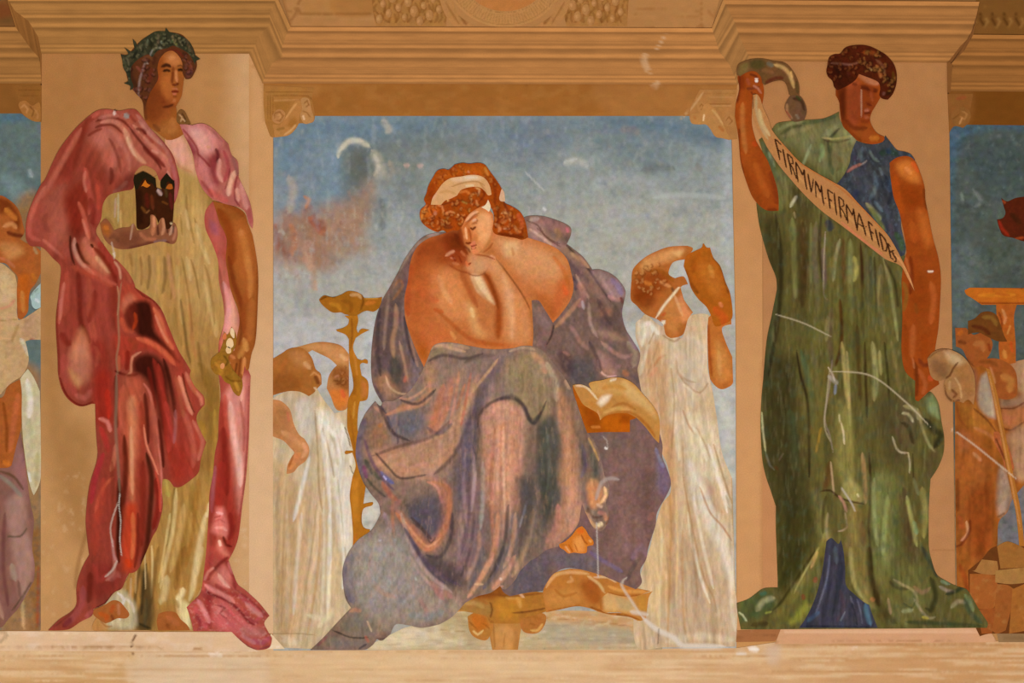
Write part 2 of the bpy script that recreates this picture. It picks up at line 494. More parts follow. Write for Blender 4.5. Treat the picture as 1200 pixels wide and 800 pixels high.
# pilaster fronts, reveals, friezes, ledges
SETTING = '''
T pilaster | ochre painted pilaster behind the figure in the rose cloak, beneath the left cornice break | pilaster | | 170,738
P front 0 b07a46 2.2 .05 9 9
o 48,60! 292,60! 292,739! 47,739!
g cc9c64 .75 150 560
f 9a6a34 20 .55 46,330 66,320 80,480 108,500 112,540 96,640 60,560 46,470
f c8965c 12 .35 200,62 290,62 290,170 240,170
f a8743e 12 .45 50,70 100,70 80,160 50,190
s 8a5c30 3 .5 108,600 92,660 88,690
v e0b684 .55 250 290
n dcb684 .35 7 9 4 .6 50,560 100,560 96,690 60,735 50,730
n e6caa0 .3 9 9 7 .62 250,600 292,600 292,735 270,735
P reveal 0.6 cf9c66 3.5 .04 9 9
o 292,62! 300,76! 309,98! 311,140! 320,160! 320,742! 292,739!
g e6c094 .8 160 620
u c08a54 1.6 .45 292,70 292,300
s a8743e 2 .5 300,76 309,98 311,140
T pilaster | ochre painted pilaster behind the figure in the green robe, beneath the right cornice break | pilaster | | 1000,735
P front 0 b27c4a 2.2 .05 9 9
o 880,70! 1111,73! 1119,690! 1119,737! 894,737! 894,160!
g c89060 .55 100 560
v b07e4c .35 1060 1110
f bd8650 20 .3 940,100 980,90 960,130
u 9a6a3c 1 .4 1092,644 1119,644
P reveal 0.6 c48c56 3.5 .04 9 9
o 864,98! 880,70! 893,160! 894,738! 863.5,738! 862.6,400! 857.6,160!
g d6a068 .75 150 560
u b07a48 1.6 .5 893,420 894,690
T pilaster_side | ochre strip of wall left of the green robe between robe and reveal | wall strip | | 905,700
P strip 1.1 c48a58 3.5 .04 9 9
o 893,420! 905,560! 910,640! 912,690! 894,695!
g c88e5c .5 420 690
'''
read_painting(SETTING.replace('T pilaster_side | ochre strip of wall left of the green robe between robe and reveal | wall strip | | 905,700\nP strip', 'P edge_strip'))

FR = bpy.data.objects.new('trim_2', None); COL.objects.link(FR); FR['kind'] = 'structure'
FR['label'] = 'plain brown frieze boards under the cornice and pale attic above it'
def fr(name, loops, base, ops, layer=0):
    return mesh_part(name, FR, [parse_pts(l.split()) for l in loops], base, [o.split() for o in ops], layer, 3.5, .06, (8, 4), M_PLASTER)
fr('frieze_board', ['307,97! 864,98! 864,137! 307,137!'], 'a0662c', ['f b07a40 5 .5 307,99 372,99 372,112 307,112', 'u a86c2c 3 .6 330,134 860,134', 'f b07840 6 .5 700,98 864,98 864,136 720,136', 'u 7c4c1e 2 .5 309,99 860,99', 'n b27a3c .35 14 8 3 .5'])
fr('frieze_board', ['-60,97! 49,97! 49,134! -60,134!'], '8a5826', ['u 7a4a1e 2 .5 -60,99 49,99', 'f 9a682e 4 .5 18,100 49,100 49,140 30,130'])
fr('frieze_board', ['1110,107! 1260,108! 1260,147! 1112,147!'], '764616', ['f 8e5c2a 4 .5 1110,107 1140,107 1136,147 1110,147'])
fr('attic', ['325,-20! 848,-20! 834,34! 341,33!'], 'b4804a', [
   'f a87034 3 .6 392,-10 436,-10 436,17 392,17', 'f b07a3e 3 .4 360,-10 392,-10 392,17 358,17', 'h 8c5a28 1.4 .6 357,-10 353,16 436,16', 'u c08c54 2 .5 352,20 436,22',
   'u a06a34 1.2 .6 745,10 822,13', 'u a06a34 1 .5 745,17 822,20', 'u 98622e 1.2 .6 822,-10 822,30', 's 9a6432 1.6 .7 742,31 770,34', 's 9a6432 1.6 .7 800,34 812,32 826,34',
   's 8c5a2a 3 .6 327,-10 336,20 341,31', 's 8c5a2a 2 .6 340,14 346,11 348,16 344,19 341,26', 's 98622e 1.6 .6 826,16 832,14 835,19 830,22', 's 98622e 1.5 .5 846,0 836,24'], 0)
fr('attic', ['-60,-20! 2,-20! 18,32! -60,32!'], '82562c', ['f 7a3c1c 4 .6 -8,4 12,6 14,20 -8,22', 'f 5e4420 3 .5 0,22 16,20 16,27 0,28'])
fr('attic', ['1147,-20! 1260,-20! 1260,42! 1138,40!'], '7c5224', ['s 9a6c34 1.5 .6 1148,14 1152,8 1158,10']+['s 52300f 1.8 .8 %d,19 %d,17 %d,23 %d,30'%(1144+i*14,1149+i*14,1148+i*14,1154+i*14) for i in range(5)]+['s a4763c 1.4 .6 %d,20 %d,26 %d,33'%(1140+i*14,1143+i*14,1140+i*14) for i in range(6)])
fr('frieze_board', ['1106,30! 1152,0! 1152,112! 1106,112!'], '7c5226', [], -2)
fr('frieze_board', ['0,10! 52,10! 52,100! 0,100!'], '7c5226', [], -2)
fr('corner_fillet', ['1109,74! 1112,72! 1115.5,77! 1114,92! 1113,109! 1109.5,109!'], '84552a', [], 12)
LD = bpy.data.objects.new('trim_3', None); COL.objects.link(LD); LD['kind'] = 'structure'
LD['label'] = 'pale stone ledge running along the foot of the paintings'
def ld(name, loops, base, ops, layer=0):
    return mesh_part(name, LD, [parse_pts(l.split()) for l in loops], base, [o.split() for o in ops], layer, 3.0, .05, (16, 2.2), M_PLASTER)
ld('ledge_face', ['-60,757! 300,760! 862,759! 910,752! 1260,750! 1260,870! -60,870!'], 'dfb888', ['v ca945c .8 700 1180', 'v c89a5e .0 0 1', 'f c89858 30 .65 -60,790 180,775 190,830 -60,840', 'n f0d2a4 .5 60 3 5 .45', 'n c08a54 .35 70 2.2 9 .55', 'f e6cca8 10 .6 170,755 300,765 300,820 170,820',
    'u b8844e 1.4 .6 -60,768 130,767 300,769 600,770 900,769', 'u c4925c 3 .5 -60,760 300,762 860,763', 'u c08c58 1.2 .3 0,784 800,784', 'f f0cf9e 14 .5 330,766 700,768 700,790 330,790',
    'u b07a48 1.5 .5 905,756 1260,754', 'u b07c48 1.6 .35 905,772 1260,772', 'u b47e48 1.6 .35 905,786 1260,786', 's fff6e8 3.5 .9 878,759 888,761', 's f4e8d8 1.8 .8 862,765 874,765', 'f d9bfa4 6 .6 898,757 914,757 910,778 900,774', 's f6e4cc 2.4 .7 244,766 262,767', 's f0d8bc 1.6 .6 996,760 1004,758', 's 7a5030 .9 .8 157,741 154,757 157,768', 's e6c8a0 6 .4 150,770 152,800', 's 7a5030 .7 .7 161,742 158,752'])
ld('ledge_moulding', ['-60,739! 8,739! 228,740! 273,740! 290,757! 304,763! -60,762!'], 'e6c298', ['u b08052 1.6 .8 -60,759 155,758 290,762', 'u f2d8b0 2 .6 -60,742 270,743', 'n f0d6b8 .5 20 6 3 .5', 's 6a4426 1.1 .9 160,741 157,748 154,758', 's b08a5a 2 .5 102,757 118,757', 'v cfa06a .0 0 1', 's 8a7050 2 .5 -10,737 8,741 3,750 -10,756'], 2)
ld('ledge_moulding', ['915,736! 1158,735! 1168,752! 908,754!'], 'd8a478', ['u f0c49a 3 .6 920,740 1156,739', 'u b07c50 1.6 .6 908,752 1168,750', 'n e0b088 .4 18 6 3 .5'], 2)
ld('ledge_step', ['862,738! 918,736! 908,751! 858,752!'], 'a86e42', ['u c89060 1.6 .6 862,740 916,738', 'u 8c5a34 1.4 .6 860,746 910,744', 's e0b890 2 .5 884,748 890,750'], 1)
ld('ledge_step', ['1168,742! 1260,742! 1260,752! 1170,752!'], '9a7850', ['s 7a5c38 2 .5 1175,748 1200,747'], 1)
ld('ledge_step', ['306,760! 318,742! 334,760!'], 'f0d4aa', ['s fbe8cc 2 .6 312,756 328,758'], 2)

CORBELS = '''
T corbel | carved scroll corbel at the upper left corner of the middle painting | corbel | scroll corbels | 338,130
P block 2 aa7438 1.3 .08 4 4
o 309,100! 368,103! 366,116 369,134 367,143 357,145! 350,145 345,153 337,159 321,161! 317,160 311,144! 309,122
u 8c5a24 .8 .7 312,108 366,108
u 8c5a24 .8 .8 314,112 314,140
u 8c5a24 .8 .8 317,112 317,140
u 8a5622 .8 .8 320,113 320,138
u 8a5622 1 .8 320,112 362,113 366,126
u c48e54 1.4 .6 322,118 350,117
f 9a6428 2 .6 321,120 340,120 334,132 322,126
P volute 3 b8804a 1.1 .06 3 3
o 320,134 327,128 334,132 333,140 327,145 320,142
s 8e5a26 .9 .8 322,139 322,133 328,131 332,136 328,142 323,141
s d0985e .9 .7 325,136 328,134 329,138 326,139
P leaf 3.4 b87e42 1.1 .07 3 3
o 333,140 339,130 347,118 352,118 354,128 351,136 350,145 345,153 337,159 322,161! 321,152 320,146 328,146
f 9a6420 3 .6 336,147 345,137 350,142 344,151
s d8a060 1.6 .7 334,140 341,130 348,121
s 8a6226 2 .6 324,152 334,150
s e0ac70 1.6 .7 333,158 341,153 347,146
P volute 3 bb8750 1.1 .06 3 3
o 353,116 362,116 365,128 368,138 366,143 357,145 352,136 354,128
s 8e5a26 .9 .8 356,122 360,118 362,123 358,126
s 8e5a26 1 .7 354,130 360,132 364,138
s ecc496 1.6 .8 355,135 357,141 
T corbel | scroll corbel with flaking pale plaster at the upper right corner of the middle painting | corbel | scroll corbels | 840,130
P block 2 b07a42 1.3 .08 4 4
o 812,121 820,105! 864,105! 862,125 864,163! 854,164! 846,162 838,160 832,151 827,146 818,146 810,144 808,134
u 8e5c28 .8 .6 822,110 862,110
u c08a54 1 .7 832,114 858,114
u 8e5c28 .8 .7 832,122 856,122
u c8955e 1.2 .6 832,124 856,124
P volute 3 b47e46 1.1 .06 3 3
o 816,122 822,119 827,124 826,131 819,131
s 8e5a26 .9 .8 819,126 822,122 825,126 821,129
P leaf 3.4 b98348 1.1 .07 3 3
o 826,122 834,124 842,134 848,146 852,156 856,163 846,162 838,160 832,151 827,146 818,146 810,144 810,134 820,132
s d8a868 1.6 .6 834,128 842,138 848,148
s a0541e 2.4 .5 842,148 848,154
s f0cc94 1.2 .9 825,134 824,142
s b0642e 2 .5 813,136 815,140
P volute 3 b47e46 1.1 .06 3 3
o 848,140 854,134 860,138 859,147 852,148 848,145
s 8e5a26 .9 .8 850,142 854,137 858,142 854,146
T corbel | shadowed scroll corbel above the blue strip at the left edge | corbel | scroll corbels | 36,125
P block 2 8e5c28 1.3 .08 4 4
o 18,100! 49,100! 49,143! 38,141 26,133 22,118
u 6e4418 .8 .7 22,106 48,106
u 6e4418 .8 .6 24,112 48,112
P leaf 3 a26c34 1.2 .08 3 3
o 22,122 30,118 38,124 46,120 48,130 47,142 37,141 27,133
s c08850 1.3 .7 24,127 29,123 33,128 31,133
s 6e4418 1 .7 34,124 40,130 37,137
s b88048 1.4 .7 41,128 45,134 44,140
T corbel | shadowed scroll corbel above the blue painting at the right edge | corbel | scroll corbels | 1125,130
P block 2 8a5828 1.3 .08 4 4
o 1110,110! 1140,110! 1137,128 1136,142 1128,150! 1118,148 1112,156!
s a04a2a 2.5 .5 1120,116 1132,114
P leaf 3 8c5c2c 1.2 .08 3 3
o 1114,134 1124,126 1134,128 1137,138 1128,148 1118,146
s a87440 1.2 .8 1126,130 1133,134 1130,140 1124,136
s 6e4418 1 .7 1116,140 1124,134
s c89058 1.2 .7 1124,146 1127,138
'''
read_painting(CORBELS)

# wreath and fruit garlands in the attic over the middle painting
random.seed(4)
def garland(x0, x1, label, n):
    t = thing('fruit_garland', label, 'garland', 'painted fruit garlands', ((x0 + x1) / 2, 30))
    mesh_part('leaves', t, [parse_pts(f'{x0-2},-14! {x1+2},-14! {x1},8 {x1-1},31! {x0+4},31! {x0},12'.split())], 'ac783e',
              [('s 7c4a1c 1.8 .5 %d,%d %d,%d %d,%d' % (x, y, x + random.randint(-4, 4), y + 6, x + random.randint(-5, 5), y + 12)).split() for x in range(int(x0), int(x1), 5) for y in (-8, 4, 15)], 1, 1.6, .1)
    for i in range(n):
        x = x0 + 5 + (x1 - x0 - 10) * ((i * 0.618) % 1); y = -8 + 34 * ((i + .5) / n)
        r = random.uniform(4, 6.5); a = random.uniform(0, 3)
        pts = ' '.join('%.1f,%.1f' % (x + r * .75 * math.cos(k * math.tau / 7 + a), y + r * math.sin(k * math.tau / 7 + a)) for k in range(7))
        mesh_part('fruit', t, [parse_pts(pts.split())], 'b4804a', [('s 8c5a28 1.1 .6 %f,%f %f,%f %f,%f' % (x + r * .5, y - r * .8, x + r * .75, y, x + r * .3, y + r * .9)).split(),
                  ('s cf9a60 1.8 .6 %f,%f %f,%f' % (x - r * .3, y - r * .4, x - r * .2, y + r * .3)).split()], 2, 1.3, .06)
garland(437, 524, 'ochre fruit garland hanging left of the round wreath above the cornice', 15)
garland(660, 736, 'ochre fruit garland hanging right of the round wreath above the cornice', 13)
t = thing('wreath', 'bottom of a round ochre wreath over the middle of the cornice', 'wreath', None, (592, 30))
def ringpts(cx, cy, r, a0, a1, n):
    return ['%.1f,%.1f' % (cx + r * math.cos(math.radians(a0 + (a1 - a0) * i / n)), cy + r * math.sin(math.radians(a0 + (a1 - a0) * i / n))) for i in range(n + 1)]
mesh_part('medallion', t, [parse_pts(ringpts(592, -42, 56, 40, 140, 10))], 'bd7a3e', [['n', 'c48048', '.5', '16', '8', '3', '.45']], 1, 2.2, .06)
ring = ringpts(592, -42, 74.5, 30, 150, 14) + ringpts(592, -42, 55.5, 140, 40, 12)
ops = [('u 8e5e2e 1 .5 ' + ' '.join(ringpts(592, -42, 71, 32, 148, 10))).split(), ('u 8e5e2e 1 .6 ' + ' '.join(ringpts(592, -42, 57, 38, 142, 10))).split()]
ops += [('u 9a6834 .9 .5 %s %s' % (ringpts(592, -42, 69, a, a + 1, 1)[0], ringpts(592, -42, 60, a, a + 1, 1)[0])).split() for a in range(36, 146, 3)]
mesh_part('ring', t, [parse_pts(ring)], 'bd884e', ops, 2, 1.5, .06)
for sx in (1, -1):
    px = lambda x: 592 + sx * x
    mesh_part('ribbon', t, [parse_pts(('%d,-14! %d,-14! %d,14 %d,31! %d,31! %d,16' % (px(64), px(80), px(72), px(60), px(34), px(56))).split())], 'b8824a',
              [('s 80501f 2.4 .7 %d,14 %d,22 %d,29' % (px(53), px(50), px(45))).split(), ('s 8e5c28 1.3 .6 %d,2 %d,16 %d,28' % (px(70), px(62), px(54))).split()], 1.5, 1.6, .07)
LEFT = '''
T person | painted laurel-crowned woman in rose cloak and cream gown on the left pilaster | person | | 180,738
P gown 6 b08a54 1.4 .1 1.6 5
o 193,163! 213,157 220,162! 232,190 248,232 252,262 256,300 262,340 264,376! 257,400 256,430 258,480 254,530 250,570 246,600 243,632 241,655 238,685! 226,706 221,714 226,738! 204,739 188,740 174,738 158,738 143,738! 110,738 115,720 132,696 152,668 150,420 125,300 118,262 119,240 130,222 160,215 190,200
f e0a898 8 .85 194,163 214,160 224,180 232,205 212,196 200,178
f d8a088 6 .6 196,166 212,162 214,180 205,182
s c07868 2 .6 200,180 212,196 226,202
f b89a60 14 .7 210,200 232,206 240,240 236,280 215,290 208,240
f cca870 14 .6 212,240 240,240 250,300 256,360 230,370 212,300
g c4a06a .35 250 330
g a87e44 .7 330 480
s 8c6c38 2 .5 232,206 240,222 250,236 246,244
s 8a7040 4 .5 238,215 248,228 244,244
s 806636 1.8 .55 219,228 220,250 226,274 228,286
s 806636 1.5 .5 212,252 214,276
s 8c6c3c 1.5 .55 228,255 236,280 240,296
s 7c6232 1.6 .5 213,300 217,320 222,350 226,390
s 806434 1.6 .6 224,303 230,325 234,350
s d8bc86 3 .5 219,300 224,330
s dcc08c 2.5 .5 218,245 222,270
s e0c48e 3 .5 230,262 238,290 246,310
s d8ba80 4 .5 238,330 250,370 254,395
s d0b078 3 .5 207,310 210,345 214,380
s 8a6838 2 .5 240,310 247,335 252,380
s b87850 3 .35 222,355 226,400 230,420
s 7a5a30 2 .5 200,300 203,330 200,352
s cf9a76 3 .5 197,296 200,320 205,350
s 6a5632 2.6 .6 193,300 194,325 190,345
s c8a060 3 .6 186,300 187,330 188,352
s 705a36 2.4 .6 175,298 176,320 173,340
s c09868 2.4 .5 180,298 181,325 184,345
s 7a5c34 2 .5 165,300 167,320 166,335
s a88c54 3 .5 160,297 162,315 158,328
s 8c6a3a 2 .5 152,296 155,312
f a88a52 7 .7 124,236 140,226 156,224 157,260 140,266 126,262
s c8a8a0 1.6 .5 136,232 135,255 
s c0c0a4 1.5 .5 139,226 139,262
s d8b878 1.2 .6 142,246 142,262 143,290
s 8c6e40 2 .6 124,254 132,262 134,270
s 60502c 2 .6 212,350 216,380 220,410 224,426
s 9a7a44 3 .5 205,360 208,390 214,405
s 7c5c2c 2.5 .5 232,400 236,430 244,460
s 8a6a34 5 .55 232,425 244,440 246,470 240,500
s 9a7c3c 6 .6 236,440 250,452 252,480 246,520
s b08a30 4 .45 234,492 240,505 236,512
f 8e6c36 8 .6 232,440 258,445 258,500 252,560 236,565 236,540 243,517 238,490 240,468
s c0984c 3 .5 252,480 252,520 248,560
f b89458 8 .5 193,566 206,571 224,563 236,552 250,560 246,620 240,660 226,700 180,700 178,640
s b8a45c 4 .8 194,562 196,570 198,582
s 706030 3 .6 205,571 203,600 196,640
s 98783c 4 .6 226,566 222,610 212,650 208,680
s a07030 4 .55 233,560 226,620 218,664
s 8c6230 5 .6 217,640 210,665 206,690
s e0c48c 2.8 .7 207,572 203,620 192,668 188,690
s d8bc84 2 .7 200,600 194,640
s e4cc9a 4 .75 242,600 232,650 226,690 222,704
s e0c690 3 .6 238,640 230,676
s d4b276 4 .6 216,590 210,630 200,670
s c09858 3 .6 225,600 220,640
s f0dcb0 2.4 .6 246,588 243,606
s e8ce94 1.6 .8 178,638 179,660 178,700
s e0c080 1.6 .7 197,618 192,650 186,684
s 7a5c30 3 .6 186,640 182,670 178,700 170,730
s 806838 4 .5 170,660 168,690 164,700
s 5e4c2c 2.5 .8 165,660 160,690 155,735
s 4a4028 2.2 .8 172,660 168,690 166,720
f 3e3a28 4 .75 166,668 175,672 180,705 178,737 160,737 158,718 166,706
s 5a5a44 3 .5 172,700 170,735
s 20281c 2 .6 163,730 178,737
s c8a884 1.4 .8 154,675 153,710
s c0a070 1.4 .7 160,668 159,695
s dcc090 1 .7 170,642 171,690
s b49a68 1.6 .7 148,680 145,700
s 807040 2 .6 150,690 147,705
s b08c58 3 .5 148,676 142,694
s e2cc98 5 .7 196,674 192,700 188,708
s f0dcaa 4 .8 207,702 213,696 215,688
f e8d8a4 4 .85 209,700 222,708 224,714 224,736 216,731 210,720
s a88850 3 .6 190,708 204,704 210,712
s b8924e 4 .5 184,712 196,706
f c8c0a0 4 .75 124,704 134,695 144,690 158,706 160,718 158,736 128,736 118,724
s e0d8cc 2.2 .8 138,694 146,702 140,715 141,726
s d8c8b8 2 .8 146,700 154,706 158,718
s d8cca0 4 .6 130,728 150,732
f c8925c 3 .75 110,720 118,722 128,734 124,738 96,738
s 98602c 1.5 .6 116,722 124,733 132,733
d .1 3.2 60 11 0
d .1 2.4 40 13 -8 190,560 260,560 235,740 120,740
c .62 1.08 1.14 1.2
P foot 7 a8602c 1.7 .1 3 3
o 112,713! 122,709 132,703 140,704 146,710 152,719 148,724 138,724 130,728 124,730! 112,722 109,717
s c4541a 3.5 .7 116,718 126,722 124,727
s b84a1a 3 .6 130,718 134,708
s 6e2e18 2 .7 131,720 134,727
s c0845c 2 .6 139,706 140,720
P foot 7 a8602c 1.7 .1 3 3
o 186,719! 194,716 206,717 212,725 220,732 223,738! 186,738! 184,728
s c4703e 4 .6 196,722 210,732
s 7a3c18 3 .5 196,730 198,737
s 7c4a24 1.5 .6 111,714 120,708
P cloak 8 a0504a 1.35 .1 2.2 4.5
o 160,129 167,137 177,151 186,160 195,170 203,182 208,198 211,214 208,230 204,240! 203,232 202,216 196,206 188,212 182,200 168,194 158,204 157,220 150,223! 140,225 128,229 121,240 119,256 113,270 117,280 123,288 131,299 140,307 150,318 157,330 159,337! 168,343 177,349 184,355 191,365 199,385 209,409 218,424 224,434! 223,441 229,453 239,464 240,474! 232,484 231,494 236,506 242,518! 236,537 233,553 224,562 212,570 204,570! 200,564 196,561 191,561! 190,572 191,594 185,618 179,629 172,646 164,664 158,670 152,671! 148,678 143,689 134,694 123,707 110,713! 108,721 95,728 80,737 57,738! 69,726 84,716 90,707 90,690 92,678 98,662 105,650! 102,625 101,606 105,570 113,543 115,530! 113,505 112,473! 108,473 95,476 83,470 74,458 69,440 68,418 66,377 69,347 72,320! 71,311 63,303 50,290 36,288 31,280! 31,262 36,243 47,219 54,209 69,177 87,153 98,142 105,136 114,130 125,128 140,130 152,128
# upper sleeve
f b87068 14 .7 110,140 150,132 190,165 206,200 180,205 150,200 110,175
f b06860 10 .6 100,165 130,150 150,170 150,205 120,200 
f c47c74 7 .7 112,160 126,150 134,165 138,190 128,196 116,176
f 96443c 8 .65 100,168 112,172 122,180 126,222 116,240 104,225 98,190
f 8c342e 9 .6 84,165 98,148 104,150 92,178 84,215 70,240 60,230 72,196
s 8a3a34 4 .7 118,134 104,142 98,155 92,176 86,200
s c07468 4 .7 96,150 84,172 70,196 56,222 50,232
s c88072 3 .7 54,218 42,240 36,258
s c06a64 3 .7 108,138 120,132 132,131
s 7a2c2c 2 .8 112,143 122,139 134,138 146,143 152,150
s c47e76 3 .7 116,139 128,136 140,136
s 7a3230 2.2 .8 112,150 120,147 130,146 138,150 146,158
s cc8a7e 3.2 .75 118,144 132,142 142,148 150,160 156,175
s 843430 2 .7 103,160 112,154 120,151
s d09a86 3.6 .85 146,150 151,165 156,176 164,186 172,192
s d8b09a 2 .8 149,160 153,172 160,184
s c8847a 4 .6 128,152 138,160 148,180 152,200
s 8c4440 2.4 .65 128,162 134,172 140,190 142,202
s c07870 3 .6 124,160 130,180 136,196
s b0605a 4 .6 140,172 146,186 150,200
s 6c2a2c 2 .8 152,149 160,160 170,172 178,182 186,192 190,200
s cc8c7e 2.6 .8 156,146 166,156 176,168 186,178 196,186 200,196
s 7a2e30 3.2 .8 168,172 176,180 186,188 194,196
s c88078 3 .7 170,166 180,172 188,182 196,192 200,206
s d0968a 2 .7 178,176 186,180
s 9a4444 3 .6 164,154 174,160 180,168
s b87c78 3 .7 160,134 170,146 182,160 194,174 202,190
s c49088 2.2 .6 163,142 176,158 190,170 
s 8c4048 1.6 .7 183,158 194,169 203,183 209,200 210,216
s b87078 3 .7 198,186 204,200 207,220 205,236
s d0988e 1.5 .7 196,200 200,208 201,216
s 903c3c 2 .6 152,134 156,140 160,143
s 70282c 2.4 .8 160,151 168,153 172,158
f 7c3c3c 5 .75 146,208 156,203 158,212 157,221 146,222 136,222
s 94605c 3 .6 150,212 140,222 132,226
f c87064 5 .6 122,176 130,174 134,188 128,198 122,192
s 6e2424 3 .6 130,196 132,206 130,216
# mid-left sleeve down
f b0605a 12 .65 50,225 70,212 84,225 82,270 84,300 70,298 44,280 36,262
f b06a60 8 .5 56,230 74,224 80,260 76,284 60,280 54,250
s 985850 5 .5 60,236 70,222 80,218
s c46c66 3.5 .65 44,238 36,258 36,276 48,282
s c87a72 2.4 .6 50,280 64,292 76,304
s 8a4844 4 .4 56,250 52,262 60,272
f 96382f 7 .75 82,222 98,214 106,230 102,262 92,275 84,262 76,236
f 8e3430 6 .6 78,232 92,238 96,268 90,275 82,262
s c4645e 4 .75 100,196 104,220 108,240 104,252
s d08478 2.2 .7 101,200 99,212 102,226
s c86e62 3 .8 92,236 98,250 102,266 106,280
s d8887a 2 .7 97,256 102,272 105,282
s b45450 5 .7 112,210 118,226 116,250 112,262
s c45c50 3 .6 114,216 116,232 116,246
s 8a2c2c 4 .6 106,232 110,250 108,268
f 7a302c 5 .6 82,264 92,268 96,278 88,284 82,276
s b06058 3 .6 106,262 112,276 118,288
s 4c1c1a 1.8 .8 83,276 83,290 85,302 88,310
s d0988a 3 .85 88,278 88,292 94,306 104,316 112,322
s 5c2018 2.6 .9 90,284 94,296 100,306 106,310
f c4806c 5 .8 98,280 108,284 122,302 132,320 124,324 110,314 98,298
s d4a084 3 .8 112,300 122,312 130,320
s cc7c70 4 .7 100,278 104,290 112,300
s 4a1812 2 .9 107,286 110,290
s a84440 5 .75 116,284 124,296 132,310 138,326
s 80241e 3.4 .8 110,290 120,300 130,316 138,332
s d09c88 1.8 .8 134,306 140,314 142,328
s b86858 3 .6 140,308 150,320 154,332
s 9a4a44 5 .6 62,300 76,306 80,330
# lower big folds
f a84e4a 14 .6 72,322 100,318 134,330 136,380 120,410 96,400 72,390
s bc6058 5 .6 80,318 78,345 76,370
s d0847c 2.4 .7 76,330 73,350 71,375
s c87870 2.2 .6 71,350 70,380
s 7a2a28 4 .75 92,316 94,345 95,372 98,392
s bc645a 5 .6 104,326 106,350 108,380 112,400
s 882f2c 4 .55 112,340 110,360 104,378
s 74221e 3 .8 97,380 102,392 106,402
f 7e2c24 6 .6 130,330 138,336 140,360 136,385 130,366
s b85c4e 4 .6 84,312 98,318 116,326 132,336
s c46c60 3 .6 100,314 116,322 128,330 138,334
s d0b090 1.2 .6 138,334 140,352 138,370
f d08a70 6 .85 96,384 104,400 104,420 96,420 84,420 88,400
f c88a78 7 .7 84,410 96,400 106,420 104,444 92,450 80,436 
f c89a72 5 .7 80,430 90,440 96,448 92,454 82,446
s b45a58 6 .65 76,415 78,440 90,464
s c4706c 4 .6 88,462 100,466 108,456
f 983634 6 .6 106,402 122,400 128,420 126,450 112,468 112,430
s 8c2c2a 5 .6 72,390 78,400 84,404
s 741e1c 1.6 .8 70,440 76,458 86,470 98,475 110,470
s 80302a 1.6 .6 69,350 67,380 69,410 70,440
s b25e50 3 .5 110,405 116,415 112,430
# centre swirl
f b8544a 7 .8 142,334 160,340 176,352 190,370 200,392 210,416 214,428 200,416 182,400 172,372 160,352 146,350 144,372 140,390 
f d0806c 4 .8 144,352 152,344 160,350 150,358 146,366 143,362
s c46452 4 .7 142,372 148,386 158,388
f 3e1616 4 .92 158,355 166,352 176,355 180,370 182,388 196,404 210,424 204,420 190,408 176,398 162,392 160,370
f 6c2420 4 .8 148,362 158,355 162,366 162,390 154,386 148,376
s b84c30 2.4 .8 158,366 160,376 156,386
s d47c64 3.4 .8 180,360 188,374 194,394 204,410
s 7a2c28 1.4 .8 158,336 168,346 180,352 190,365
s e09a84 1.8 .6 182,368 190,388 198,402
f b04840 6 .8 134,392 152,394 170,396 188,404 206,420 214,434 208,430 192,420 178,412 160,412 148,428 136,426
s d4745e 3.6 .8 160,396 178,402 194,414 206,428
s 9a4c3c 4 .6 150,398 160,402 156,410
s c87a60 2 .6 140,416 140,436
f 4a1818 5 .9 156,424 164,416 178,415 190,424 196,440 198,470 202,500 196,520 190,500 184,470 176,450 166,440 158,436
s d0907c 1.8 .85 166,412 156,418 154,428 154,436 148,440
s 8c2c28 3.4 .8 150,410 150,425 148,434
s 6e2020 2 .8 134,434 144,438 154,440 162,438
s 9a3834 5 .75 180,420 186,440 190,470 196,500 200,540
s b04440 4 .7 186,426 190,450 194,480 196,520
s 842a28 3 .7 174,430 178,450 182,480
s 401414 3 .8 192,420 198,440 204,470 206,490
f b4504a 8 .7 206,436 216,430 222,450 238,468 232,482 238,514 232,550 214,566 200,560 200,530 208,500 206,470
s e09a88 3.6 .85 210,440 216,458 222,476 226,486
s d88c7c 3 .75 218,436 226,454 236,466 236,476
s 702420 1.6 .8 214,436 218,456 224,474 228,484
s c8746a 4 .6 214,480 222,500 228,530 226,548
s d4887c 3 .6 226,492 234,506 238,520 232,540
s 9c3c3a 4 .5 210,490 214,520 212,550
f a83a36 8 .55 200,520 216,528 224,550 210,566 200,556
s b07078 2.4 .6 206,480 206,500 204,520
s b46858 3 .6 206,440 212,466 216,490
s c06854 2.4 .6 224,446 230,462
# knee folds centre-left
f a83834 9 .8 112,440 130,436 134,470 132,500 122,500 112,490
s c43c34 4 .6 126,456 128,480 128,490
s 6a2a22 3 .8 136,440 137,470 138,500
f c06a58 9 .8 144,444 156,442 166,446 170,480 170,520 164,560 162,600 154,590 148,520 142,480
f d49276 4 .8 150,470 158,464 160,500 158,550 156,590 152,560 152,510
s e0a88c 2.4 .7 154,500 155,540 156,580
s cc7060 4 .6 146,450 142,480 146,510
s a04038 4 .6 166,470 168,510 166,560
s d88c88 3 .85 116,490 126,494 130,506
s c8404a 4 .6 118,500 124,515 128,530
s d48078 2 .8 168,448 176,460 180,480 184,500 186,530
s 5c1c1c 3 .8 170,460 173,490 174,520
s b8685e 4 .8 178,470 182,500 186,540 190,566
s 5c1c1c 2.4 .8 186,490 190,520 192,548
s c0504e 4 .7 194,470 200,500 198,530 
s e0907c 1.6 .9 169,498 172,520 180,540 186,556
s d4847c 1.4 .9 186,520 189,545 190,570 188,600
s 4a2018 4 .85 172,530 178,560 176,600 172,640 166,660
s 8c2826 4 .8 183,560 186,590 180,620
s c85a50 1.6 .8 182,550 187,570 188,600
s 803028 4 .8 168,540 168,600 166,640
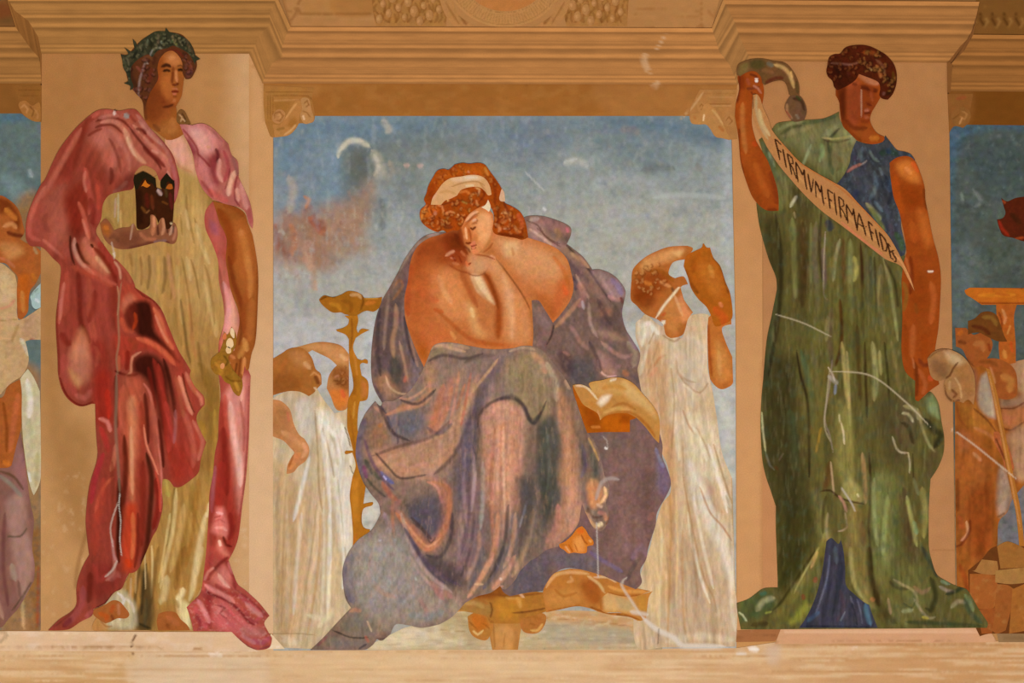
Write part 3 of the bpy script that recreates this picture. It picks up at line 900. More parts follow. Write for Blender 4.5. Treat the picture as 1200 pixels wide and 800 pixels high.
f 9a3c38 8 .7 160,540 172,550 172,590 168,640 162,650 160,600
# left calf
f a04a46 10 .7 116,540 132,520 138,560 134,600 134,660 118,680 104,660 102,600
s b83850 4 .6 122,530 112,560 107,590
s c86c5c 2.4 .7 134,558 124,568 116,585 112,600
s b45048 6 .6 122,560 118,590 112,620 112,650
s d88c78 3 .6 136,520 134,540 130,552
s 6c2820 4 .85 146,510 148,550 144,590 140,640
s 4c1c16 3.5 .9 140,560 140,600 139,640 140,660
s 8c4038 3 .6 132,540 133,580 132,620
f c4503a 5 .85 148,592 160,590 162,640 158,665 152,671 144,668 143,640 146,610
s d8805e 3 .7 156,600 157,630 155,655
s cc4a26 4 .6 148,655 154,664
s 7a2c28 2.5 .7 162,600 162,640 158,665
f 8c3438 8 .6 106,664 136,660 140,684 122,700 104,700 96,700 100,676
s c08078 2.4 .7 134,650 134,670 124,680
s b87070 4 .5 128,680 138,672 142,676
s b04c4c 4 .6 110,660 116,680 126,672
s 702824 4 .55 106,670 106,690 104,706
s d0a0a0 2 .6 132,630 134,650 138,658
s 5c2030 1.6 .8 143,690 132,697 124,706 112,712
s a85c66 5 .6 98,686 96,706 86,722 76,732
s 803040 4 .6 84,724 74,734
s 803c3c 1.6 .6 91,690 92,706 84,718 64,734
s c06a70 3 .5 100,722 108,716 96,732
d .1 4.5 40 21 25 100,130 210,130 200,220 60,300
d .1 5 60 22 -4 66,300 150,320 150,740 60,740
d .1 4 50 23 -18 140,330 245,440 240,570 150,660
c .62 1.3 1.22 1.4
P belt_shadow 9 8c4c40 2 .08 3 3
o 103,651! 99,662 93,675 92,688 96,682 104,668!
P shoulder_drape 10 b86c68 1.35 .1 2 3
o 211,146! 218,146! 226,147! 238,145 250,151 259,160 268,169! 272,182 279,190 280,208! 289,227 294,240 297,258 296,268! 292,262 288,249 282,244 277,242 264,239 256,236 250,234! 244,229 237,220 232,208 229,197 227,184 223,172 217,161!
f d49494 8 .8 218,148 240,148 254,162 252,180 238,182 226,168
f e0a89c 5 .7 224,152 240,156 246,172 238,178 228,166
s a06060 2 .6 240,147 252,156 262,168
s d8a078 2 .5 242,172 248,173
f 8c3044 5 .85 217,162 223,164 231,178 230,186 226,182 219,176
s 8c3440 1.6 .8 213,150 222,160 232,176 232,196
f d08484 6 .8 231,184 240,188 248,200 256,220 250,226 240,214 232,200
f 84283a 5 .8 244,186 254,178 257,176 258,190 254,204 258,214 256,219 250,214 246,200
s 602030 2.4 .8 253,174 256,182 255,192
s 8c2f3c 1.6 .8 232,180 240,188 247,196
s e0a096 3 .75 258,186 257,204 262,214
s a84450 3 .7 262,176 266,186 268,200 262,214
s 803038 1.2 .8 270,196 268,212 264,222
s e8b8a0 3.4 .8 276,200 270,216 268,230
s 843040 1.4 .8 280,202 276,216 276,234 282,242
s dc9c94 4 .7 283,214 286,230 290,246
s e8b0a0 3 .6 278,220 280,236
s cc6060 4 .6 244,222 256,230 268,236
s 903840 2.5 .6 236,212 244,222 250,232
s a85058 3 .6 292,244 294,262
s 80565a 3 .6 273,184 277,196 279,206
s 905050 3 .5 264,166 270,176 272,186
s c88078 3 .6 256,164 262,172
d .1 4 26 31 -25
c .6 1.12 1.1 1.24
P trailing_drape 7.5 b8605c 1.35 .1 2 4.5
o 241,248 250,236! 258,255 266,280! 266,305 268,325 274,350 280,367! 284,385 286,415! 290,430 294,440! 293,470 292,510 289,555 284,594 280,627 275,643 268,656! 273,670 279,684 289,692 304,706 316,721! 310,729 313,737 319,747! 316,758 302,761 290,756 280,748 272,740! 250,739 227,739! 224,725 219,711! 226,704 235,695 238,680! 241,655 243,632 245,600 246,577 250,555 252,532 256,514! 257,485 259,462 256,430 257,400! 263,377 262,355 257,330 256,307 250,288 241,267
f c07070 5 .6 241,250 252,240 260,270 264,290 258,296 248,276
f a06484 4 .6 246,258 254,262 256,275 248,272
f c88078 5 .6 256,300 266,310 270,350 276,372 268,390 260,360
f e4b0a0 5 .85 270,340 279,368 280,390 278,410 262,412 262,390 266,370
s dca0a0 4 .7 262,330 268,360 264,390
f d8806c 5 .6 258,400 268,396 266,430 260,440
s 8a4c44 2 .5 256,310 262,345 264,370
# right strip
f e4a49c 6 .8 264,462 286,440 292,450 290,500 286,560 280,600 274,560 268,500
s f0c4b8 5 .85 270,470 272,500 280,540 282,570
s c07070 3 .6 290,440 289,480 287,520
s f0bcb0 2.4 .7 284,450 283,470
s b0605c 2.2 .6 282,470 286,500 286,530
s 985050 1.4 .7 292,450 291,500 287,560 282,600 278,636
f a43c38 9 .85 258,470 266,472 268,500 272,540 278,590 280,620 272,646 262,640 250,640 246,600 250,560 256,520
s c86058 3 .7 264,462 265,490 268,514
s 8c2c2c 5 .6 262,500 264,540 266,580
s b87080 3 .7 253,545 250,570 249,600
s b04040 6 .6 260,540 258,580 250,600
f e08c88 4 .9 254,594 262,594 265,604 268,620 266,630 258,628 248,622 250,612 252,604
s f0b8b0 2 .8 254,600 262,602
s c46a68 1.2 .8 250,612 258,608 264,612
s f0b0a8 2 .7 252,618 262,618 266,622
s b05050 1.2 .7 251,606 260,604
s 702020 2 .8 262,628 265,638 272,640
s 8c2c30 4 .7 270,600 272,620 268,632
f e08c80 4 .85 256,629 260,633 264,642 268,650 262,652 254,644
s f8d0b8 2 .9 257,632 259,640
s c85c5c 5 .6 246,640 256,650 264,656
s 80242c 2.5 .7 268,652 258,660 248,672 244,680
s b84c50 4 .6 250,648 244,664 241,680
s e09c94 2 .7 252,664 244,670 240,680
f d88c88 6 .85 248,676 256,668 263,664 270,674 270,686 260,688 250,682
s f0c0b0 2.6 .6 256,672 264,684 270,688
s a04048 3 .75 265,656 274,674 276,690
s dc8c8c 3 .6 268,658 274,672
f d47880 8 .7 250,700 262,702 278,712 290,726 300,738 280,742 256,736 246,716
f a03c48 3.5 .8 244,690 250,700 248,710 247,736 241,730 240,706
s 84283a 2 .8 241,684 244,694 254,698 268,704 282,716 292,728 300,732
s e89c9c 3.4 .8 240,684 248,690 262,696 276,706
s a03c48 3 .6 252,684 264,692 280,698
s c86070 3.6 .7 280,696 294,708 306,720 300,726
s e0a0a0 3.4 .7 288,706 300,716 308,722
s a04858 2.4 .7 286,712 294,726 304,730
s 98404c 1.4 .7 276,690 290,700 304,712 314,722
s e09090 3 .7 252,706 258,716 266,722
s 9c4450 1.2 .7 252,708 264,712 258,718 266,724
s c8606c 2 .6 268,714 276,722
s c86874 5 .6 228,710 236,724 242,736
s e49ca0 3.4 .75 232,702 240,716 246,730
s 94384a 3 .7 230,718 236,734 232,738
s a84c58 3 .6 238,700 242,690
s b88080 7 .6 282,738 300,740 312,742
s b0607a 4 .7 294,750 308,752 316,746
s c48a90 3 .6 284,744 300,754
s 7c4858 1.4 .6 280,748 292,757 304,760 316,756
n d8a4a0 .35 3 2 4 .55 226,690 300,700 318,740 300,758 230,738
d .1 4 50 41 2 240,240 300,240 290,660 240,660
d .12 4 26 43 -50 215,665 320,665 320,765 215,765
c .62 1.3 1.22 1.4
P body 9 9c5622 1.3 .08 2.4 2.4
o 178,70 190,60! 204,58 214,66! 216,76 216.5,84 216,92 215,100 214,108! 213,113 210,119 206.5,125! 207.5,132 207.5,143! 214,149 217,156! 210,161 202,164 195,164! 184,155 175,148 170,139 168.5,120 168,100!
o 250,236! 256,237! 264,239 277,243 287,250 291,262 296,275! 299,290 302,310 303,330 302.5,350 301,385 299,403 295,415 292,432 289,434! 287,428! 285,440 283,446! 277,450 272,442 266,434 265,424 268,414 275,411! 278,394 281,378 279,362 271,340 267,318 265,303 266,280 258,262!
f a86830 9 .7 184,150 205,140 212,152 204,160 192,160
f 6c3014 9 .8 168,96 184,100 188,118 184,140 174,140 168,120
f 8a4420 8 .6 180,110 192,118 198,134 188,146 178,138
s b87038 5 .7 202,138 204,150 198,156
s 4a2a18 3 .7 169,100 170,125 172,142
s 5c3018 3.5 .6 180,146 188,154
f 904418 7 .7 180,72 190,66 192,80 190,100 182,104
f 7c3818 6 .7 188,104 200,120 206,124 196,128 184,120
f c47a42 5 .85 194,66 204,61 212,68 214,76 206,78 196,74
s d08850 3 .7 198,68 206,68
f b0602c 5 .8 190,92 200,88 204,96 200,112 192,110
f a85628 5 .7 198,106 206,112 210,118 204,122 196,116
s c87848 2.2 .8 206.5,82 207,90 208,96
s 6c2c12 2.2 .7 203.5,78 203,88 201.5,97 203,99
s 4c2410 2.2 .9 191,78.5 196,76.5 201,79
s 38200c 1.8 .9 191.5,83.5 196,82.5 200,84
s a8602c 1.4 .7 194,80.5 199,80.5
s 38200c 1.8 .9 209,82.5 212,81.5 215,83
s 5c3018 1.4 .8 208,78 212,77 215.5,79
s 7a3c1c 1.2 .6 192,88 198,88.5
s 6c2810 1.4 .85 202.5,98 206,99.5 209.5,97.5
s c47450 1.2 .7 202,104.5 206,104 209,105
s 7a2814 1.4 .85 201,107.5 206,107 209.5,107.5
s b45c40 1.6 .7 202.5,110 207,110.5
s 703414 1.4 .6 203,113.5 208,113.5
s b87040 2.4 .7 203,117 206,119
s 4a1e0c 1.8 .85 191,126 198,125 204,122.5
s c8402a 4 .65 183,92 186,92.5
s c45030 2.5 .5 182,70 186,72
s d08858 1.8 .5 206,100 208,101
s 703014 2 .6 190,121 193,118
s b87848 1.3 .5 184,160 196,164
f 7c3a14 5 .6 170,100 182,96 188,112 192,126 184,140 172,140
f b4682c 4 .5 192,84 203,84 204,104 196,116 190,104
s 3c1c0c 2.2 .85 189,79 195,76 201,78
s 281408 1.9 .9 191,84 196,82.5 200.5,84
s 281408 1.9 .9 208.5,83 212,82 215.5,83
s d08850 1.5 .7 206.5,84 207,92 208,97
s 6c2c10 2 .7 203,84 202.5,92 202,98
s 5c2008 1.5 .85 202,99.5 206,100.5 210,98.5
s 6c2010 1.5 .9 201,108 206,107.5 210,108
s c46c4c 1.4 .7 202.5,110.5 207.5,110.5
# right arm
f b4632a 8 .8 270,262 290,265 298,300 298,340 284,340 274,300
s c47838 5 .8 282,268 288,290 292,320
s d08248 3.5 .5 282,270 284,276
s c8803e 4 .7 290,300 294,330 292,350
s 8c3c10 7 .8 256,245 266,262 270,280 272,310
s 7c3210 4 .8 268,300 274,330 284,360 286,390
s 8c4418 4 .7 262,240 276,244 286,254
s a05020 4 .6 290,340 286,370 290,400
s b86a30 5 .7 296,350 294,380 293,400
s 6a2c10 2 .6 280,370 283,390 280,405
s c88840 4 .7 290,400 284,412 280,420
s d89850 3.5 .6 286,396 290,412
s b46428 4 .7 270,420 276,430 274,442
s e09050 2.6 .85 287,418 286,430 285,440
s e4a468 2 .8 260,428 264,424 270,426
s 6a3410 1.6 .85 278,424 276,436 272,442
s d8844c 2.2 .7 270,416 276,420
s 7c3c14 1.4 .8 283,418 281,430 280,442
s 7a3c14 1.6 .7 302,310 302,350 300,390 298,404
P braid 9.6 7a5228 1.2 .12 1.6 1.6
o 208,134! 212,129 217,131 220,137 224,145! 216,147 209,144 207,140
s c8a070 1 .8 210,134 214,138 212,143
s 3c2410 1 .8 213,132 217,138 218,144
s d8b080 1 .7 214,139 218,143
P raised_hand 9.5 8c5436 1.3 .08 2.4 2.4
L hand and forearm raised under the model tower
o 118,262! 124,256 130,262 134,270! 142,267 152,266 157,262 161,270! 170,269 176,266 177,252 179,249 183,254 184,264! 187,262 189,255 192,253 195,262! 197,260 202,262! 205,261 208,268 208.5,276 206,284 201,286 190,283 176,286 160,290 149,292 137,291 127,285 121,276
f a85c20 5 .85 119,262 127,262 131,270 128,278 121,274
s c8702c 3 .7 122,266 128,268
f 744028 6 .8 140,272 152,270 164,274 164,286 150,290 138,286
s 5c2c20 3 .7 150,291 166,288 180,284 200,284
s c07850 3 .85 180,252 181,262 179,276
s d89468 1.6 .8 181,254 181,266
s c88860 2.2 .8 191,256 193,266 190,276
s c49878 2 .8 199,262 202,268 199,276
s b87858 2 .8 206,266 206,274 203,282
s 4c2418 1.8 .85 185,264 186,276
s 4c2418 1.6 .85 196,262 197,274
s 44302a 1.4 .7 204,264 203,274
s b46c48 2.6 .7 164,272 172,280 184,280
s 907068 2.4 .6 180,284 196,282
s c09478 1.4 .7 155,246 156,262 153,282
s 6c3c28 3 .6 128,280 134,276 140,284
P hair 10 5a3018 1.3 .12 1.6 1.6
o 160,54 166,48 175,42 183,38 195,38 206,39 215,42 222,50 227,57 230,68 231,78 228,86 224,92 218,93! 214.5,86 214,74 210,66 203,60 196,61 191,65 187,71 185,80 186,92 182,100 177,108 173,118 170,130! 167,118 160,110 153,101 149,88 148,70
s 2e1a10 4 .6 152,72 154,90 162,106
s 2e2418 5 .6 166,56 180,48
s 7a4c2c 2.4 .5 168,70 176,66 180,72
s a08478 1.6 .6 172,70 168,82 164,96 163,112
s c0a898 1.2 .5 172,72 174,76
s 6c2c1c 3 .6 178,80 176,94 172,100
s 904c38 2 .5 160,78 166,84
s 3c1c12 3 .6 182,66 180,76
s 6c3020 3 .6 219,72 224,80 222,88
s 5a3430 3 .7 218,88 226,84
s 8c4c34 1.6 .5 216,70 222,74 226,82
s 6a2416 2 .7 196,60 208,60 216,68
s 3a2014 3 .6 214,62 220,66
s 9a8888 2 .6 162,112 164,124
k 24100a 8c5040 26 3 6 152,72 176,64 184,70 180,96 170,120 158,104
k 24100a 8c5040 10 3 7 216,66 228,70 228,88 218,90
s a89078 1.4 .4 180,56 178,66
P laurel_wreath 11 343422 1.2 .14 1.6 1.6
o 142,64! 147,65 151,64 149,60 146,56! 151,59 154,61! 158,58 157,52 156,46! 160,50 161,54! 166,48 173,43 181,38! 186,37 194,37! 195,33! 199,38! 208,40! 216,44 223,50 227,58 229,65! 235,69.5! 230,72 229,77! 226,70 221,63 215,59 209,56 203,54 196,57 190,58 184,61 179,67 174,64 167,67 160,72 154,80 154,92 157,102 153,106! 153,101 146,98! 151,95 149,87 145,80 144,72
s 5a5c3c 1.8 .7 160,60 168,52
s 6a6c50 1.6 .7 172,56 174,46
s 6c5c48 2 .6 186,40 186,52
s 202014 2.4 .7 178,44 178,56
s 8c9478 1.2 .9 189,48 191,52
s 787440 2 .7 202,46 208,54
s 5c7a50 2 .6 204,48 200,50
s 8c7c58 1.4 .7 210,44 214,54
s 9a7454 1.6 .5 202,42 206,50
s 1c1e12 2.4 .8 211,46 218,54
s 5c4428 2 .6 220,52 226,62
s 4a4a34 2 .7 146,68 148,80
s 6c6448 1.4 .6 150,68 152,78
s 24281a 2.4 .7 153,76 153,94
s 1c1c12 2 .8 162,58 156,70
s 8c8468 1.4 .8 180,58 188,56 192,60
s 9c9484 1.2 .6 176,66 180,58
s 4a4834 1.6 .6 222,64 228,68
s 303420 2 .8 229,70 234,70
k 1a1a10 7a7450 44 3 6 146,66 166,50 195,40 216,46 230,68 222,64 200,54 180,60 160,76 154,98 148,84
n 6c5c40 .4 3 4 8 .56
T model_tower | dark twin-turreted model tower on the raised hand of the laurel-crowned woman | tower | | 180,270
P wall 12 3c1c0a 1.2 .14 2 2.5
o 158,206! 163,204! 168.5,201! 174,205 183,209! 184,220! 190,222! 189,212! 196,203! 198,208 205,212! 204.5,240! 203,262! 199,268 195,268! 193,256 189,256 186,262! 183,254 177,252 176,264 168,269! 161,267 160,240
f 2a1206 3 .8 159,222 167,222 168,262 161,266
s 5c1c10 3 .7 172,226 174,244
s 6c3018 2.4 .6 178,228 180,246
s 601c18 2.6 .7 200,226 202,246
s 7a4418 1.6 .6 190,236 198,240
s 7c4a1c 2 .5 166,242 172,250
s 4e4020 2 .5 194,216 196,232
s 8c5c30 1 .7 172,250 176,246
s 8c7840 1 .6 180,252 184,258
s d8b88c 1.6 .9 200,262 203,262
s c8a8a0 2.4 .8 185,222 190,229
P window 12.6 c8701c 1 .1 2 2
o 166,219! 169,214 171,211! 173,215 177,217! 173,220 168,218
P window 12.6 a8581a 1 .1 2 2
o 195,221! 198,216 202,216! 203,221 199,222
P roof 12.8 241c0c 1 .12 2 2
o 157,212! 159,206 168.5,201! 178,206 183,212 182,222! 180,216 174,213 171,209 166,213 162,222 159,222!
P roof 12.8 221a0c 1 .12 2 2
o 189,220! 189,212 196,203! 201,209 205,214 205,222! 202,216 197,213 194,222!
T flower_sprig | bunch of golden blossoms in the lowered hand of the laurel-crowned woman | flowers | | 272,450
P foliage 12.2 9a6a22 1.2 .16 2 2
o 258,412! 262,400 263,388! 267,392 272,383! 277,392 277,404 272,414! 268,418 270,426 276,436 284,444! 285,452 283,460 280,464 274,459 270,450! 264,447 259,440 253,438 248,431 248,421 253,416
s c88a34 3 .6 252,424 260,432 258,440
s 5a3c10 1.6 .7 262,416 268,424 262,430
s 3c2c10 1.6 .7 273,430 276,434
s d89a38 2.4 .7 276,446 280,458
s 7a4c14 1.6 .7 264,440 272,446 284,446
s b87828 2 .6 254,428 258,422
s 9c4c20 1.6 .6 262,396 264,402
P blossom 12.6 ecca94 1 .08 2 2
o 266,400 269,396 273,398 274,405 270,408 266,405
P blossom 12.6 e8c08c 1 .08 2 2
o 267,406 271,408 271,413 267,414 265,410
P blossom 12.6 f0d0a0 1 .08 2 2
o 272,384 275,388 275,396 272,394 270,389
P blossom 12.6 d87848 1 .08 2 2
o 262,392 265,390 266,395 264,398 261,396
P blossom 12.6 e09860 1 .08 2 2
o 259,427 262,425 264,428 262,432 259,431
'''
read_painting(LEFT.replace("P belt_shadow 9 8c4c40 2 .08 3 3\no 103,651! 99,662 93,675 92,688 96,682 104,668!\n", ""))
